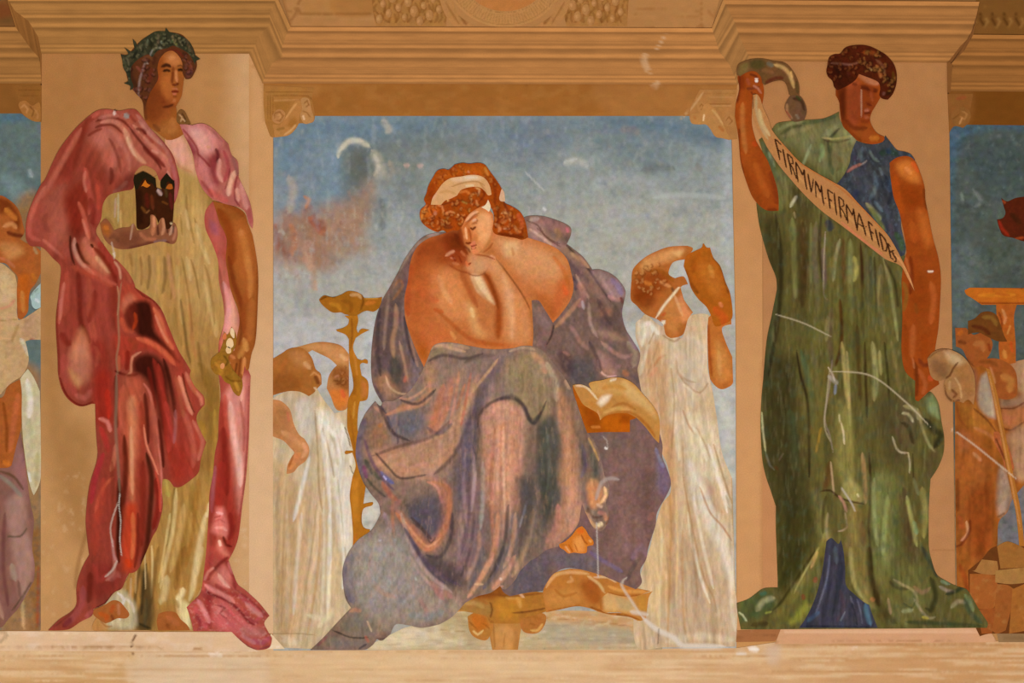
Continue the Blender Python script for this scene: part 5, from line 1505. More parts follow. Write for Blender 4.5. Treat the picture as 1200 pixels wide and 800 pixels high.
THINKER = '''
T person | painted seated woman in purple-grey robes, chin on hand, in the middle painting | person | | 600,700
P seat_cloth 5.6 7e6058 1.5 .16 2.2 2.6
L dark violet cloth hanging over the seat
o 672,480! 700,500 735,470 768,490! 776,520 776,535 781,548 786,565 782,578 770,600 768,615 760,640 757,655 750,668 752,682 745,690! 725,682 700,672 668,665 650,671 641,682 636,692! 618,694 598,698! 588,690 588,660 620,600 640,560 660,520
f 74645c 6 .6 690,510 720,510 725,530 700,540
f 6c5048 8 .6 745,560 762,555 768,590 755,600 742,590
f 8c6a60 8 .6 715,530 745,530 750,640 720,650
f 75657c 5 .7 768,530 780,546 785,564 778,580 770,570 770,550
s 8c8ca8 2.4 .6 768,524 772,536 778,548
f 625c64 8 .8 590,655 630,650 640,640 640,690 600,697
f 6c6870 8 .7 640,648 690,650 700,668 660,666
s 7c6c90 3 .6 690,645 704,655 730,670
s 8c6c78 5 .6 740,655 752,640 758,652
s 584c48 3 .7 735,680 742,664 748,655
s a06a58 4 .5 760,610 766,600
s 9c7870 3 .4 730,560 728,600 735,640
s 8c8088 3 .5 700,650 694,640
s 6c5048 4 .5 712,560 708,600 712,640
n 9c7c70 .22 3 6 4 .55
n 54444a .25 4 8 14 .58
d .1 5 40 4 0
P mantle 6 806860 1.4 .16 2.2 2.8
L outer purple-grey mantle behind the shoulders
o 524,272! 510,273 497,277 486,287 474,304 466,320 456,338 448,352 441,372 437,395 435,420 436,445 442,462 460,490! 560,490 640,480 690,462! 706,462 722,462 740,462 752,462! 748,440 747,432 750,415 742,400 733,385 729,368 731,354 733,342 728,332 718,322 704,316 694,316! 684,302 672,292 664,286! 669,275 668,266 655,259 634,253 616,254 608,262! 606,280 590,262
f 887468 6 .6 480,290 505,276 520,272 500,284 484,300
f 685058 6 .7 478,300 490,290 484,310 478,340 470,345
f 5c4c50 8 .65 445,360 470,350 468,400 440,440 437,400
s 988878 2.4 .7 468,318 478,300 492,284 512,276
s b09c98 2 .6 500,276 515,273
s a8744c 2 .5 463,335 468,328 472,335 460,352
f 6a5c60 5 .6 445,420 458,410 462,440 448,450
s b48c70 3.4 .75 464,356 464,380 460,400 462,420
s 8c7470 3 .6 472,360 474,385 478,410
s b49078 2 .7 468,400 474,425 478,448
f 54504c 4 .85 458,420 468,420 472,440 466,452 456,444
f b48868 5 .75 441,445 452,436 458,446 466,460 458,466 446,458
s c8a488 1.6 .85 452,440 456,452 466,460 480,462
s 8c7c84 6 .7 484,420 488,440 482,455 492,440
s b46c58 2.4 .6 476,440 474,448
s 605058 2 .7 438,450 446,465 460,490
s 6c6068 3 .6 472,396 482,420 492,436
# right shoulder
f b08c80 6 .75 616,262 632,260 645,275 664,290 654,294 636,288 620,280
f a87870 5 .7 624,256 650,260 666,266 664,276 650,272 632,262
s ccac9c 1.8 .8 620,268 632,276 648,288
s 6c4c44 1.2 .8 616,258 630,264 640,278 658,290
s 6c4c44 1 .7 628,266 644,280 656,286
s c87078 2.4 .7 664,266 666,273
s bca49c 3 .6 620,258 632,256
s a88060 4 .6 650,268 656,276 652,282
f 9c7c6c 5 .7 655,292 672,294 686,312 702,336 712,352 700,350 684,328 668,308
f 584850 5 .8 656,298 668,304 684,320 690,330 672,318
s 483838 1.8 .85 664,288 676,300 690,316 704,336 716,354
s c09878 3 .7 668,296 680,304 690,314
s 54485c 3 .7 670,324 676,332 674,340
s b89c88 2 .7 675,322 682,336 690,350
s b08078 5 .7 678,330 684,345 678,360
f a88c8c 5 .8 694,318 712,322 726,334 732,346 726,352 714,346 702,332
s c49488 3 .7 712,346 722,352 728,350
s 7a3838 2 .8 727,348 730,356
s 8c7c98 4 .6 716,326 726,338 728,346
s c0b4b0 2 .7 682,352 684,362
f 7c6660 9 .6 655,370 690,370 700,420 670,440 650,410
s bc9070 3 .7 650,384 662,372 674,358 680,350
f 6c5c58 4 .7 718,352 730,354 728,380 734,400 722,390 716,366
f a87868 4 .7 704,362 716,362 716,370 704,370
f 685458 4 .8 704,372 720,372 718,382 704,382
f a88878 4 .7 700,388 722,390 734,400 720,398 706,394
f 6c6460 4 .6 706,402 722,404 724,416 708,414
f b48c80 6 .8 694,410 708,416 722,432 724,438 714,442 704,436 698,424
s d8b4ac 1.4 .8 700,420 703,434 712,441 722,440 
s 98787c 3 .6 712,420 722,430 728,428
s a89880 4 .6 735,400 744,415 742,430
s b4704c 4 .5 730,434 736,440
f 5c585c 6 .8 664,425 690,418 700,432 698,446 670,450
f 54505c 5 .7 740,440 748,440 748,450
f 5a4448 4 .7 654,410 668,418 672,436 660,436
s a88078 2.4 .6 660,412 668,416
s 8c7484 5 .6 730,360 738,385 746,410
s 905c54 2 .5 647,382 645,396 638,406
s 9c7c78 8 .5 630,360 640,390 630,404
s 40383c 1.6 .8 649,380 646,394 640,404
s 4c4044 3 .7 446,360 442,400 446,440
s 9c8478 2.4 .6 456,345 452,380 450,410
s b08c7c 2 .7 480,380 484,410 490,430
s 4a3c44 2.4 .75 474,370 478,400 486,424
s b48c80 3 .7 704,400 716,410 730,418 742,414
s 4c3e44 3 .7 690,400 700,420 704,436
s a88478 3 .6 668,380 680,400 690,410
s 4c4048 3.4 .6 700,350 708,366 716,380
s b89c90 2.4 .6 690,355 692,380 700,395
n a88878 .2 3 8 7 .58
n 4c4044 .2 4 8 17 .58
d .1 4.5 40 5 0 430,270 500,270 480,480 430,480
d .1 5 36 6 -35 600,250 760,250 760,470 640,470
c .3 1.15 1.15 1.22
P body 7 c87c40 1.15 .11 2.2 2.4
o 530,270! 516,275 503,279 491,287 484,298 480,312 478,330 474,350 475,372 481,393 489,413 497,430! 503,417 510,404 525,401 545,404 565,408! 600,410 624,406! 625,390 624,370 623,352! 631,352 638,362 648,378! 657,368 668,352 672,336 669,318 664,303 652,291 636,284 620,279 604,276 590,274! 580,268 578,252 574,246 576,238! 566,236! 552,238 540,248 534,262 530,268!
# back-left shoulder
f 9c4818 8 .85 490,286 530,272 545,290 530,310 500,312 482,330
f 8c3a10 6 .7 520,272 538,276 540,292 522,292
f c07038 10 .6 484,330 510,320 520,350 500,380 484,380
s b45024 5 .7 482,310 478,340 478,370
f dc9458 9 .8 505,322 530,318 545,345 545,375 520,370 505,350
s e8ac70 4 .6 514,322 520,340 530,356
s cc6c3c 5 .6 490,335 500,348 514,352
s c4541c 3 .6 508,362 520,366
f e0a868 6 .8 545,355 556,358 562,380 575,392 560,394 550,378
s f0c484 3 .8 552,360 555,372
s b46028 3 .7 512,364 528,378 544,392 560,400 590,404
f d0743c 6 .6 490,380 515,380 530,395 515,402 500,412
f a85418 7 .6 476,380 485,400 494,420 500,420 495,395
f b8661c 5 .7 488,408 500,404 500,425
s e8a45c 2.4 .6 528,388 534,398
s c06828 3 .5 556,402 585,404 610,402
# under chin shadow
f 7a3810 7 .85 528,272 540,270 548,288 545,298 530,296 526,284
s 6a2c0c 4 .7 533,274 540,284 546,290
# chest / right shoulder
f e0a872 10 .75 580,280 605,282 640,292 660,310 650,330 620,330 595,305
f eac088 5 .6 592,284 606,284 606,296 592,300
f d08850 8 .6 610,320 650,325 660,345 640,352 620,345
f cc7038 5 .8 656,330 668,328 668,345 656,362 648,372 646,355
f b8682c 5 .7 622,345 640,345 650,360 648,376 636,360
s e06830 3.4 .6 660,334 664,346
s c8702c 3 .6 648,300 660,316 666,334
s b87444 2 .5 600,290 602,300
s ecb084 3 .7 574,300 580,304
f c07c40 5 .6 620,330 628,352 624,392 620,352
# forearm
f d89860 6 .8 572,302 588,314 604,336 616,356 622,385 618,402 596,402 590,385 588,350 576,326
f eeb884 4 .6 588,320 600,340 604,370 600,395 596,370
s d89454 4 .5 604,350 610,380 610,400
f a05018 3.4 .9 566,318 574,322 582,340 588,360 588,385 584,398 579,385 581,360 574,340
s 8c4414 2 .7 567,319 574,330 580,346 584,362
f f0ce9c 3 .9 552,322 562,322 570,336 579,356 572,352 560,342 555,332
s d09c64 2 .6 554,324 560,338 570,350
f c48048 5 .6 562,346 575,356 580,380 576,398 566,390
s 8c5424 1.4 .8 580,302 590,314 602,330 614,348 621,362
s b07440 1.2 .6 621,362 624,380 624,398
s 8c4814 1.2 .8 546,318 552,322 560,323 568,320 572,314
# hand
f d89c68 4 .8 547,300 560,298 578,302 588,314 584,322 572,316 562,322 548,318 544,308
f cca478 4 .6 555,306 568,306 570,314 558,318
f b0602c 4 .7 524,306 540,310 550,320 540,318 526,312
s a45424 1.6 .8 526,310 536,316 548,320
f a4481c 4 .8 525,296 535,292 548,298 546,312 536,310 528,304
s dc9c70 2.2 .85 522,300 528,296 533,294
s d88c60 1.5 .8 528,302 533,303
s 8c3410 1.6 .8 530,300 534,306
s 8c3410 1.4 .8 538,300 541,308
s e07c44 2 .8 546,306 548,311 551,308
s 7c3410 1.4 .8 549,310 552,308
s c87848 2 .7 540,294 545,300
s d08450 2 .6 530,308 538,310
s a0501c 1.2 .8 556,298 570,300 580,304
s 98501c 1.4 .6 566,296 574,290 578,284
f b45a24 8 .5 478,320 500,300 500,345 482,380
s a04c1c 4 .5 540,318 552,345 560,360
# face
f e29a5c 4 .9 548,256 560,246 572,248 577,260 576,274 570,288 562,296 552,296 545,286 542,274 543,264
f f0b87c 3.4 .8 562,252 574,254 575,272 568,284 562,280 560,266
f d0803c 3 .6 552,272 560,274 560,284 552,284
s f4b888 2 .8 546,260 552,252 560,248
s b8622c 1.4 .8 544,265 549,260 555,255 561,252
s 5a5840 1 .6 558.5,256 560,260
s 7c3c14 1.3 .9 551.5,267 554,268.5 557.5,265.5
s 8c5028 .9 .7 554,262 557,261 559.5,262
s f0b890 1.6 .7 554,259 558,257
s f8bc84 1.7 .9 545.5,266 546,272 546,279
s c4682c 1.4 .7 549,266 549,274 549.5,280
s ffc890 1.1 .6 543.5,276 545,280
s 90401c 1.2 .9 546.5,284.5 549,285 551,283.5
s e88c64 1.5 .9 550,287 554,284 557,283
s a03c20 1 .9 551,288.5 554.5,287 558,285
s ec9468 1.3 .8 553,290 557,287.5
s 8c4c1c 1.1 .8 551.5,291.5 555,291.5 558,290
s ec9058 2.6 .7 553,295 560,294
s 6a3010 1.6 .7 544,288 549,292 551,296
s c08448 1.6 .7 562,296 569,290 575,280 578,268
f c8702c 3 .6 542,262 550,260 553,272 553,286 546,288 541,276
f e8a468 3 .5 560,254 574,250 575,272 566,286 560,276
s 8c3c10 3 .75 536,262 540,274 542,288 548,298
s ffc48c 1.6 .8 545.5,267 546.5,274 547.5,281
s a04c1c 1.3 .75 549.5,268 551.5,276 552,282
s 7a3008 1.5 .9 545.5,284.5 549,285.5 552,284
s e88860 1.5 .9 551,287.5 554.5,286 557.5,285.5
s 8a2c10 1 .9 551.5,289.5 555,288.5 558.5,287
s e89060 1.4 .8 553.5,291.5 557,289.5
s 70380c 1.4 .9 550.5,266.5 554,269 558,266
s 8c4c20 1.2 .7 545,261 550,258 556,252 561,250
s b06830 1.6 .6 552,262.5 556,262 560,258
s e8b888 1.6 .6 553,259.5 557,257
s f4b074 2.4 .5 563,270 567,264
f c06a30 8 .4 484,320 510,300 515,340 500,400 482,390
c .6 1.1 1.12 1.06
P foot 8.8 d87c28 1.2 .08 2 2
o 655,637! 662,634 670,627 676,619 682,616! 686,620 690,627 695,633 695,638 690,639 688,640! 687,647 680,648! 672,647 666,648 661,644 656,641
f f0a050 3 .8 672,632 682,628 685,645 674,646
s e8641c 3 .6 676,622 684,622
s 9c4a10 1.2 .8 681,626 685,634 689,638
s f4b070 1.4 .8 662,639 668,647
s a85010 .9 .8 666,637 671,646
s a85010 .9 .7 673,636 677,646
s f8b868 1.6 .7 690,632 693,635
s b06824 1.6 .6 657,638 664,638
P robe 8 8c766c 1.35 .17 2 3.4
L purple-grey robe over the lap and legs, trailing to the floor
o 497,430! 502,418 508,405 520,401 535,402 550,405 575,409 600,408 612,405 626,406 640,414 652,430 664,446 672,462 682,492 690,508! 700,524 706,545 708,556! 714,568 713,580 710,590 714,604 709,618 702,622 694,616 686,600 682,590! 680,600 678,612 670,624 660,633 654,640! 640,644 630,652 622,656! 610,668 603,680 592,690 586,686! 575,694 560,698 545,706! 530,722 515,731! 495,735 478,732 464,731 458,742! 448,750 442,748! 436,756 425,761 364,761! 378,748 390,735 402,722 412,712! 405,700 402,680 402,665 408,648 420,632 436,620 446,602! 444,590 436,580! 426,565 420,548 417,530 420,505 428,485 440,470! 446,476 450,470 460,470! 480,458 492,440
f 98827a 14 .6 500,420 600,412 590,480 540,560 480,560 440,500
f a88c7c 10 .6 505,440 545,430 540,480 520,510 505,480
f b8917c 9 .75 440,530 470,522 510,528 540,510 530,545 500,560 460,556 440,545
f b88470 6 .7 505,480 525,450 535,440 522,480 510,512 502,508
s b87860 5 .6 520,450 512,480 505,506
s bc9070 4 .7 548,470 538,500 528,530 510,545
f 7a6a74 8 .75 568,440 580,424 600,412 590,430 575,452 566,480 556,500
f 6c5c64 6 .7 545,500 560,450 570,480 560,520 550,560 544,540
s c4a484 2 .8 553,460 562,448 572,436 584,420
s b89c84 3 .7 510,406 530,404 550,408
s a89078 5 .6 500,424 515,410 535,410
s 6c5c58 3 .6 545,424 560,418 580,416
s c0a48c 2 .7 596,412 612,407 628,410
f a08e70 9 .75 596,420 625,412 640,424 648,450 640,490 620,492 600,470 594,440
s c49c80 4 .7 622,412 634,424 640,438
s b8a890 4 .7 640,424 650,446 652,470
f c09884 9 .8 565,480 580,470 600,474 614,486 612,520 600,560 580,580 568,540 560,500
s cc9c88 5 .7 576,474 596,474 608,484
s b08468 4 .5 590,490 588,530 590,570
s 6c5c58 3 .8 582,468 600,464 612,474 620,490 626,494 634,482
s 5c5c58 3 .7 618,488 624,494 632,486
f 68685c 5 .8 632,500 642,496 644,540 648,560 640,580 632,560 634,530
s d8bc9c 2 .8 647,500 649,520
f b89070 6 .75 655,460 664,470 670,500 674,540 672,560 664,540 656,500
s c89478 4 .6 656,480 662,520 668,560
f 5c5858 4 .85 660,460 668,470 674,495 682,520 690,545 684,550 676,520 668,490
f 5e605c 4 .8 690,515 698,535 703,556 696,560 692,540
s c0a070 1.6 .8 689,512 697,528 702,540
s 78687c 3 .6 682,520 686,545 680,560
s d8b094 3 .6 662,445 668,456
f 605c5c 7 .8 640,560 650,560 660,580 650,620 640,650 630,640 634,590
f 64605c 6 .7 560,490 570,520 560,560 552,540
f c09480 5 .7 600,500 612,496 612,560 600,600 596,640 588,620 590,560
s cfaa90 2.6 .7 598,520 596,560 597,600 598,618
s 9c6c5c 2 .6 576,520 574,580 578,640
s d0b0a0 3 .6 584,500 582,540 584,580
f a87c68 6 .7 602,560 612,560 610,600 602,600
f 706868 5 .6 612,570 626,560 630,600 620,650 610,660 614,620
s d8ccd0 1.5 .85 616,592 612,606 609,618
s 9090a4 2 .6 618,585 613,605
s c4a484 4 .7 625,596 622,616 616,640 600,676
f c0947c 6 .8 660,550 674,560 682,600 670,624 650,638 640,644 655,610 660,580
s c88c7c 4 .6 654,590 652,615 640,636
s cc9878 4 .6 668,570 674,590
s a88c80 3 .6 664,600 660,620 648,636
# hanging end
f 8c7878 4 .7 684,565 692,562 690,585 686,596
f d49c70 4 .85 688,566 698,562 706,574 704,590 698,596 690,590
s e8c498 2.4 .85 708,570 710,580 703,590
s e0c0a0 2.4 .8 699,590 706,594
s 6c5048 1.8 .7 688,594 696,606 706,604
s c8a080 3.4 .8 686,600 692,612 702,619
s e0d4b0 3.4 .85 700,616 706,612
s 7a4a3c 1.4 .8 713,592 715,604 710,614
s c88c78 3 .6 700,600 708,602 710,610
# skirts middle
f 887078 9 .6 540,560 566,560 566,640 550,680 530,660
s b8a4a4 2.6 .7 554,528 556,560 552,600
s b4b0a4 3 .65 566,540 566,580 563,620
s c8a890 4 .7 572,580 578,588 574,590
s e0c49c 2 .8 576,586 578,590
s b89898 2.4 .6 545,530 543,570 548,620
s 6c5864 3 .6 548,540 550,600 540,650
s a0887c 3 .5 534,570 540,620 530,650
s b49484 3 .6 562,620 560,650 545,680
s c49478 4 .8 584,600 580,640 570,664 552,690
s 64606c 3 .7 590,640 580,670 566,690
s 6c6870 5 .7 566,640 560,670 548,690
s cc9c84 4 .8 604,650 592,672 580,688 590,686
s d0a084 3 .8 577,652 562,680 548,700
s e8ccb4 1.8 .8 586,676 588,680
s dcb894 1.6 .7 556,684 566,684
f 68646c 6 .65 600,600 610,610 600,650 590,664 592,630
# loop fold
f 6c6068 8 .7 478,590 505,585 515,600 512,625 500,632 488,615 474,600
s 7078a0 3 .6 486,606 495,612
f b8806c 5 .8 505,562 520,562 526,585 524,615 514,640 504,648 490,638 478,620 470,600 480,610 495,620 504,632 512,620 516,600 514,580
s d0906c 2.4 .7 474,612 486,632 500,644 512,638
s cc9080 2 .8 500,564 512,570 518,590
s 6c504c 1.4 .8 484,612 498,624 505,636 512,626
s c49080 2 .7 472,608 476,618
f 9c8074 6 .6 452,560 476,556 480,575 466,585 455,575
f 847078 5 .7 462,520 480,516 500,520 480,526 466,524
f 747280 7 .7 466,486 480,482 495,490 492,505 475,508 464,500
s 94a4ac 4 .6 472,500 486,502
s b48468 5 .7 466,478 480,476 495,470 500,460
s c8a070 3 .5 478,480 492,474
f b89070 6 .6 498,430 512,424 506,460 500,470
f a0785c 6 .6 436,500 452,490 458,510 444,526 434,520
s c08048 3 .5 444,500 448,496
s 74687c 6 .7 428,490 420,515 420,540 430,560
s 505450 3 .7 428,538 436,552 448,562
s 6870a0 3 .7 446,552 455,562 462,566
s d0d0e8 1.4 .9 449,557 453,562
s 8c4870 3 .6 426,545 430,560
s 54504c 2 .7 430,560 440,572 452,582
s b4705c 4 .7 448,564 458,580 466,586
s 54404c 1.6 .7 448,478 458,500 466,512 466,520
s 4a4058 1.4 .7 440,468 450,480 460,500
s c09080 2.6 .6 438,476 450,486 452,500
s 584c50 2 .6 420,550 428,570 440,590
# lower left train
f a4988c 16 .8 410,640 440,620 470,620 500,680 540,710 500,730 430,730 410,690
f a8a096 9 .75 430,640 460,630 478,660 470,700 440,690 
s 7c7884 8 .6 412,650 408,680 414,706
s b08068 2.4 .7 461,580 460,610 462,630
s b08c78 2 .6 437,640 432,670 440,690 460,700
s c49078 3.4 .75 438,680 446,692 460,698 464,700
s c0a494 2.4 .7 480,650 492,670 505,684 520,690
s 64586c 3 .8 470,612 484,636 498,660 512,676 524,684
f 5c5058 6 .8 500,650 530,660 545,684 530,688 512,676 500,664
s b08078 5 .6 470,585 462,596 470,604
s b08078 4 .7 504,680 514,694 520,702
s b88c84 5 .6 510,690 524,696 530,700
s 988898 5 .5 440,700 434,708
s b09ca0 4 .5 450,600 456,620 440,640
s e0dcd8 1.4 .8 444,634 447,632
s e8e0d8 1.6 .8 487,676 488,680
s d09878 3 .6 410,716 416,714 424,716
f 857e74 7 .6 400,725 425,716 440,735 430,748 400,740
s 4c4040 1.3 .9 390,738 400,742 410,746 425,747 432,746
s c8b094 1.4 .8 430,726 436,740
s b46c5c 2 .6 428,744 432,752
s 905860 2 .6 372,756 384,745
f 8a8480 5 .5 390,745 420,750 430,756 385,758
s 54484c 1.6 .8 420,760 430,754
s 5c5050 1.4 .7 442,748 452,748
s a87c78 3 .5 484,690 500,716 494,722
s 6c5c54 1.5 .6 402,670 403,690 409,708
s 8c9494 6 .5 480,720 500,722 520,716
f c0967a 5 .75 429,529 455,528 480,522 512,508 534,484 551,455 560,440 552,480 540,505 526,532 500,553 468,559 442,545
s 7c6058 2.4 .7 436,534 470,522 505,512 528,492
s 6c5454 3 .7 508,556 530,536 546,506 556,478
f 74707a 7 .7 456,488 478,480 494,486 488,508 466,514 454,504
s bc8c74 3 .8 452,486 474,478 500,470 504,445
s c08870 3.4 .8 530,452 522,484 508,508
s b88068 2.4 .7 545,450 535,480
f 645c6a 7 .8 484,588 512,580 520,600 514,622 500,630 488,615 478,600
s bc8468 4 .85 506,564 524,570 527,592 522,618 508,640 494,636 478,618 464,600
s d49c7c 1.8 .8 474,610 488,628 502,640 516,630
s 5c484c 2 .8 482,606 496,620 506,632
f 6a5f6c 8 .7 548,482 562,468 560,520 548,560 538,600 530,560
s 54484c 2.4 .75 560,500 562,486 575,472 596,466 612,473 620,490 626,496 634,484 640,470
f c4947c 8 .6 566,488 590,474 610,484 606,530 598,580 578,600 566,560
s d0a48c 3 .7 572,484 590,476 606,484
s d8b498 2 .7 590,500 590,550 592,600
s b07c68 2.4 .6 580,500 576,560 578,620
f 565654 6 .8 632,496 648,488 656,520 652,560 648,600 640,620 634,590 628,560 630,520
s 6c7068 2 .6 640,500 644,540 640,580
f bb8d70 6 .6 654,455 668,470 676,510 676,560 666,590 656,560 660,510
f b68a76 9 .55 650,600 670,590 668,622 650,636 636,642
f 605a5c 6 .7 606,560 626,566 628,600 618,640 606,655 608,610
s c8a088 3 .7 604,600 600,640 590,665
f 9d9690 12 .6 420,640 455,620 480,640 500,690 470,715 430,710 412,680
s 7c7480 3 .6 408,650 404,680 412,706
s c0a8a0 3 .6 470,600 482,640 500,670 530,694
s 645464 3 .7 474,618 490,645 512,670 540,686
s c8a488 2.4 .75 501,410 515,404 530,408 546,412
s 5c4c50 2.4 .7 500,424 520,416 545,420 566,414
s c4907a 2.2 .7 538,435 534,465 527,498
s b87460 2 .6 552,436 546,470 540,500
s c89a80 2 .7 453,440 462,458 474,468 490,462 501,452
s 4c4048 2.2 .75 469,468 490,473 511,456
s 50424a 2.4 .75 443,472 452,492 462,508 480,516
s 6c5468 2.4 .7 427,514 436,540 450,562 462,574
s 4a3c46 1.8 .7 440,530 456,548 470,560 500,556
s c09684 2 .6 458,540 480,546 504,540
s 5c5460 3 .6 500,500 514,508 530,496
s b48a78 2.4 .6 486,560 506,560 522,566
s 4e4450 3 .65 530,600 528,630 516,652 500,650
s 5c4c54 2.4 .6 556,600 552,640 540,676
s 4c4448 2.6 .65 596,590 590,640 574,676
n c8a48c .18 2.5 12 7 .58
n 54443c .22 2.5 12 17 .58
d .13 4.2 70 7 2 530,470 700,470 700,700 520,730
d .08 5 50 8 60 425,430 560,420 550,580 430,620
d .08 6 60 9 35 400,600 540,600 520,760 360,765
c .36 1.22 1.2 1.32
P hair 9 a4480e 1.2 .2 1.6 1.6
L wavy auburn hair
o 533,193! 542,191 550,192 560,191 568,193 575,202 583,213 588,222 587,230 592,238 600,242 610,249 616,261 619,278! 612,281 604,279 592,277 580,274 577,268! 579,256 577,246 573,242 566,241! 560,244 552,249 546,256 542,264 537,270 530,270 524,273! 519,270 513,272 507,270 500,266 494,260 492,253 493,246 499,240 497,234 500,226 502,218 508,207 513,200 520,198 526,199
f c46418 5 .6 510,206 530,200 560,194 572,204 560,206 530,206 512,222
f 8c3608 4 .7 500,232 506,216 514,208 508,226 505,240
s 7c2c08 2 .7 528,198 530,206
s 7c2c08 2.4 .7 574,206 580,220 580,240
s d88838 2 .6 568,196 572,206
s c89070 1.5 .5 548,200 550,203
f d06c24 3 .7 496,246 504,242 514,246 508,256 498,254
s e88c40 1.8 .8 494,258 496,248 502,244
s c08060 3 .7 508,250 512,250
s e08c4c 1.6 .8 512,240 518,242 520,250
s 7a2c08 1.6 .8 504,244 508,254 504,264
s 7a2c08 1.8 .8 514,254 520,262 526,262
s 6c3014 3 .7 520,266 530,266
s f0b868 1.6 .8 524,234 526,236
s 7c3410 1.4 .8 518,240 526,238 534,236
s c87838 2 .7 536,226 546,224 552,228
s 7c3c10 1.6 .8 534,234 544,236 552,238 556,234
s e8a460 1 .9 552,232 553,236
s a8803c 1.4 .6 541,236 548,239
s e09050 1.4 .8 522,250 528,248 534,250
s f0a868 1.2 .8 536,251 538,253
s 8c3408 2 .7 528,254 538,258 546,254
s 9c3c0c 3 .6 516,258 526,260
s e0a060 1.4 .8 557,220 562,222 560,230
s 7c2808 1.4 .8 565,222 568,228 562,236
s d88848 1.4 .8 558,234 560,242
s 8c3c10 1.6 .7 560,228 564,234
s d08040 2 .7 592,244 594,256 588,262
s e0a060 1.8 .8 587,250 596,250 598,260
s 6c2808 2 .8 582,240 584,256 580,268
s 7c3010 2 .8 590,236 596,250 602,262
s d89058 2 .7 580,262 586,268 584,272
s 5c2008 3 .8 584,274 600,276 614,278
s e0b080 1.2 .7 590,268 598,268
s c85c30 3 .7 606,250 612,262 610,270
s d08850 2 .7 602,264 608,274
s 8c4418 2 .7 612,272 618,280
s 8c3c0c 2 .7 578,210 586,222
s 6c4420 2 .6 576,246 578,262
s b4581c 2 .6 500,262 508,268
s b4501c 3 .6 514,266 512,260
k 6c2606 e0944c 46 3.2 5 492,258 500,240 520,236 540,230 562,224 568,236 552,248 540,262 520,270 500,264
k 7a2c08 d88440 26 3.4 7 580,236 600,244 614,260 616,276 592,272 580,262
k 8c3408 d47c34 22 3 9 502,216 520,202 550,194 574,206 584,220 574,214 540,204 512,218
P headband 9.6 dca870 1.2 .07 2.4 2.4
L cream cloth headband
o 505,240! 507,232 511,226 519,215 528,209 540,207 552,205 562,206 569,210 574,218 576,228! 572,229 568,224 563,220 556,219! 548,220 540,223 536,229! 528,233 522,235 517,240!
f ecc8a0 3 .8 528,210 555,206 566,209 560,212 540,213
s f4dcc0 1.8 .7 544,208 560,208
s b07c40 1.1 .8 529,219 544,214 560,213 568,218
s e8d0a4 1.6 .8 545,218 556,217
s c08c50 2 .5 515,226 525,224 534,228
s e8a888 2 .5 507,234 512,226
s b47c40 1 .7 562,215 568,222 570,228
P band_tie 9.7 f0d8b0 1.1 .06 2 2
o 572,234! 575,242 573,248 570,246 564,243! 569,240
P band_tie 9.7 dcb088 1.1 .06 2 2
o 588,221! 591,226 592,236! 587,236 585,232
T open_book | open golden-brown book leaning right of the seated figure's knee | book | | 720,525
P cover 12 b05a10 1.4 .1 3 3
o 671,452! 672,460 680,485 688,507! 708,506! 738,506! 738,492! 745,490! 738,478 700,470
f c8640c 4 .7 708,490 736,490 736,504 708,504
f 9c4808 4 .8 684,478 700,484 702,500 690,500
s e89040 2 .6 692,500 704,500
f 8c3c04 3 .6 728,486 738,488 738,496 726,494
P page_block 12.4 c48a44 1.4 .1 3 3
L golden-brown open pages
o 671,451! 680,450 690,454 697,461! 690,449 706,445 718,442 730,443 742,449 752,460 764,474 771,486 773,500 772,519! 766,513 756,500 745,489 735,484! 722,484 710,487 703,492! 700,484 690,478 682,472
f d4a45c 4 .7 690,450 725,443 745,455 735,462 700,462
f e0b874 4 .7 730,446 750,460 764,476 768,490 755,478 735,466
f fbe8c4 3 .9 700,472 706,464 716,463 712,470 704,476
s f4dcb0 1.6 .8 673,452 684,452 692,458 700,468
s f8e4c0 1.6 .8 714,446 722,444
s c88838 3 .6 705,455 720,452 734,456
s 9c5c1c 2 .6 716,478 730,472 745,480
s e0ac60 2.4 .6 706,484 722,478 738,480
s a86018 2.4 .7 704,490 720,484 740,484 756,496 768,512
s c48438 3 .6 690,470 698,478
s e0a468 1.6 .8 700,480 704,494 708,500
'''
read_painting(THINKER)
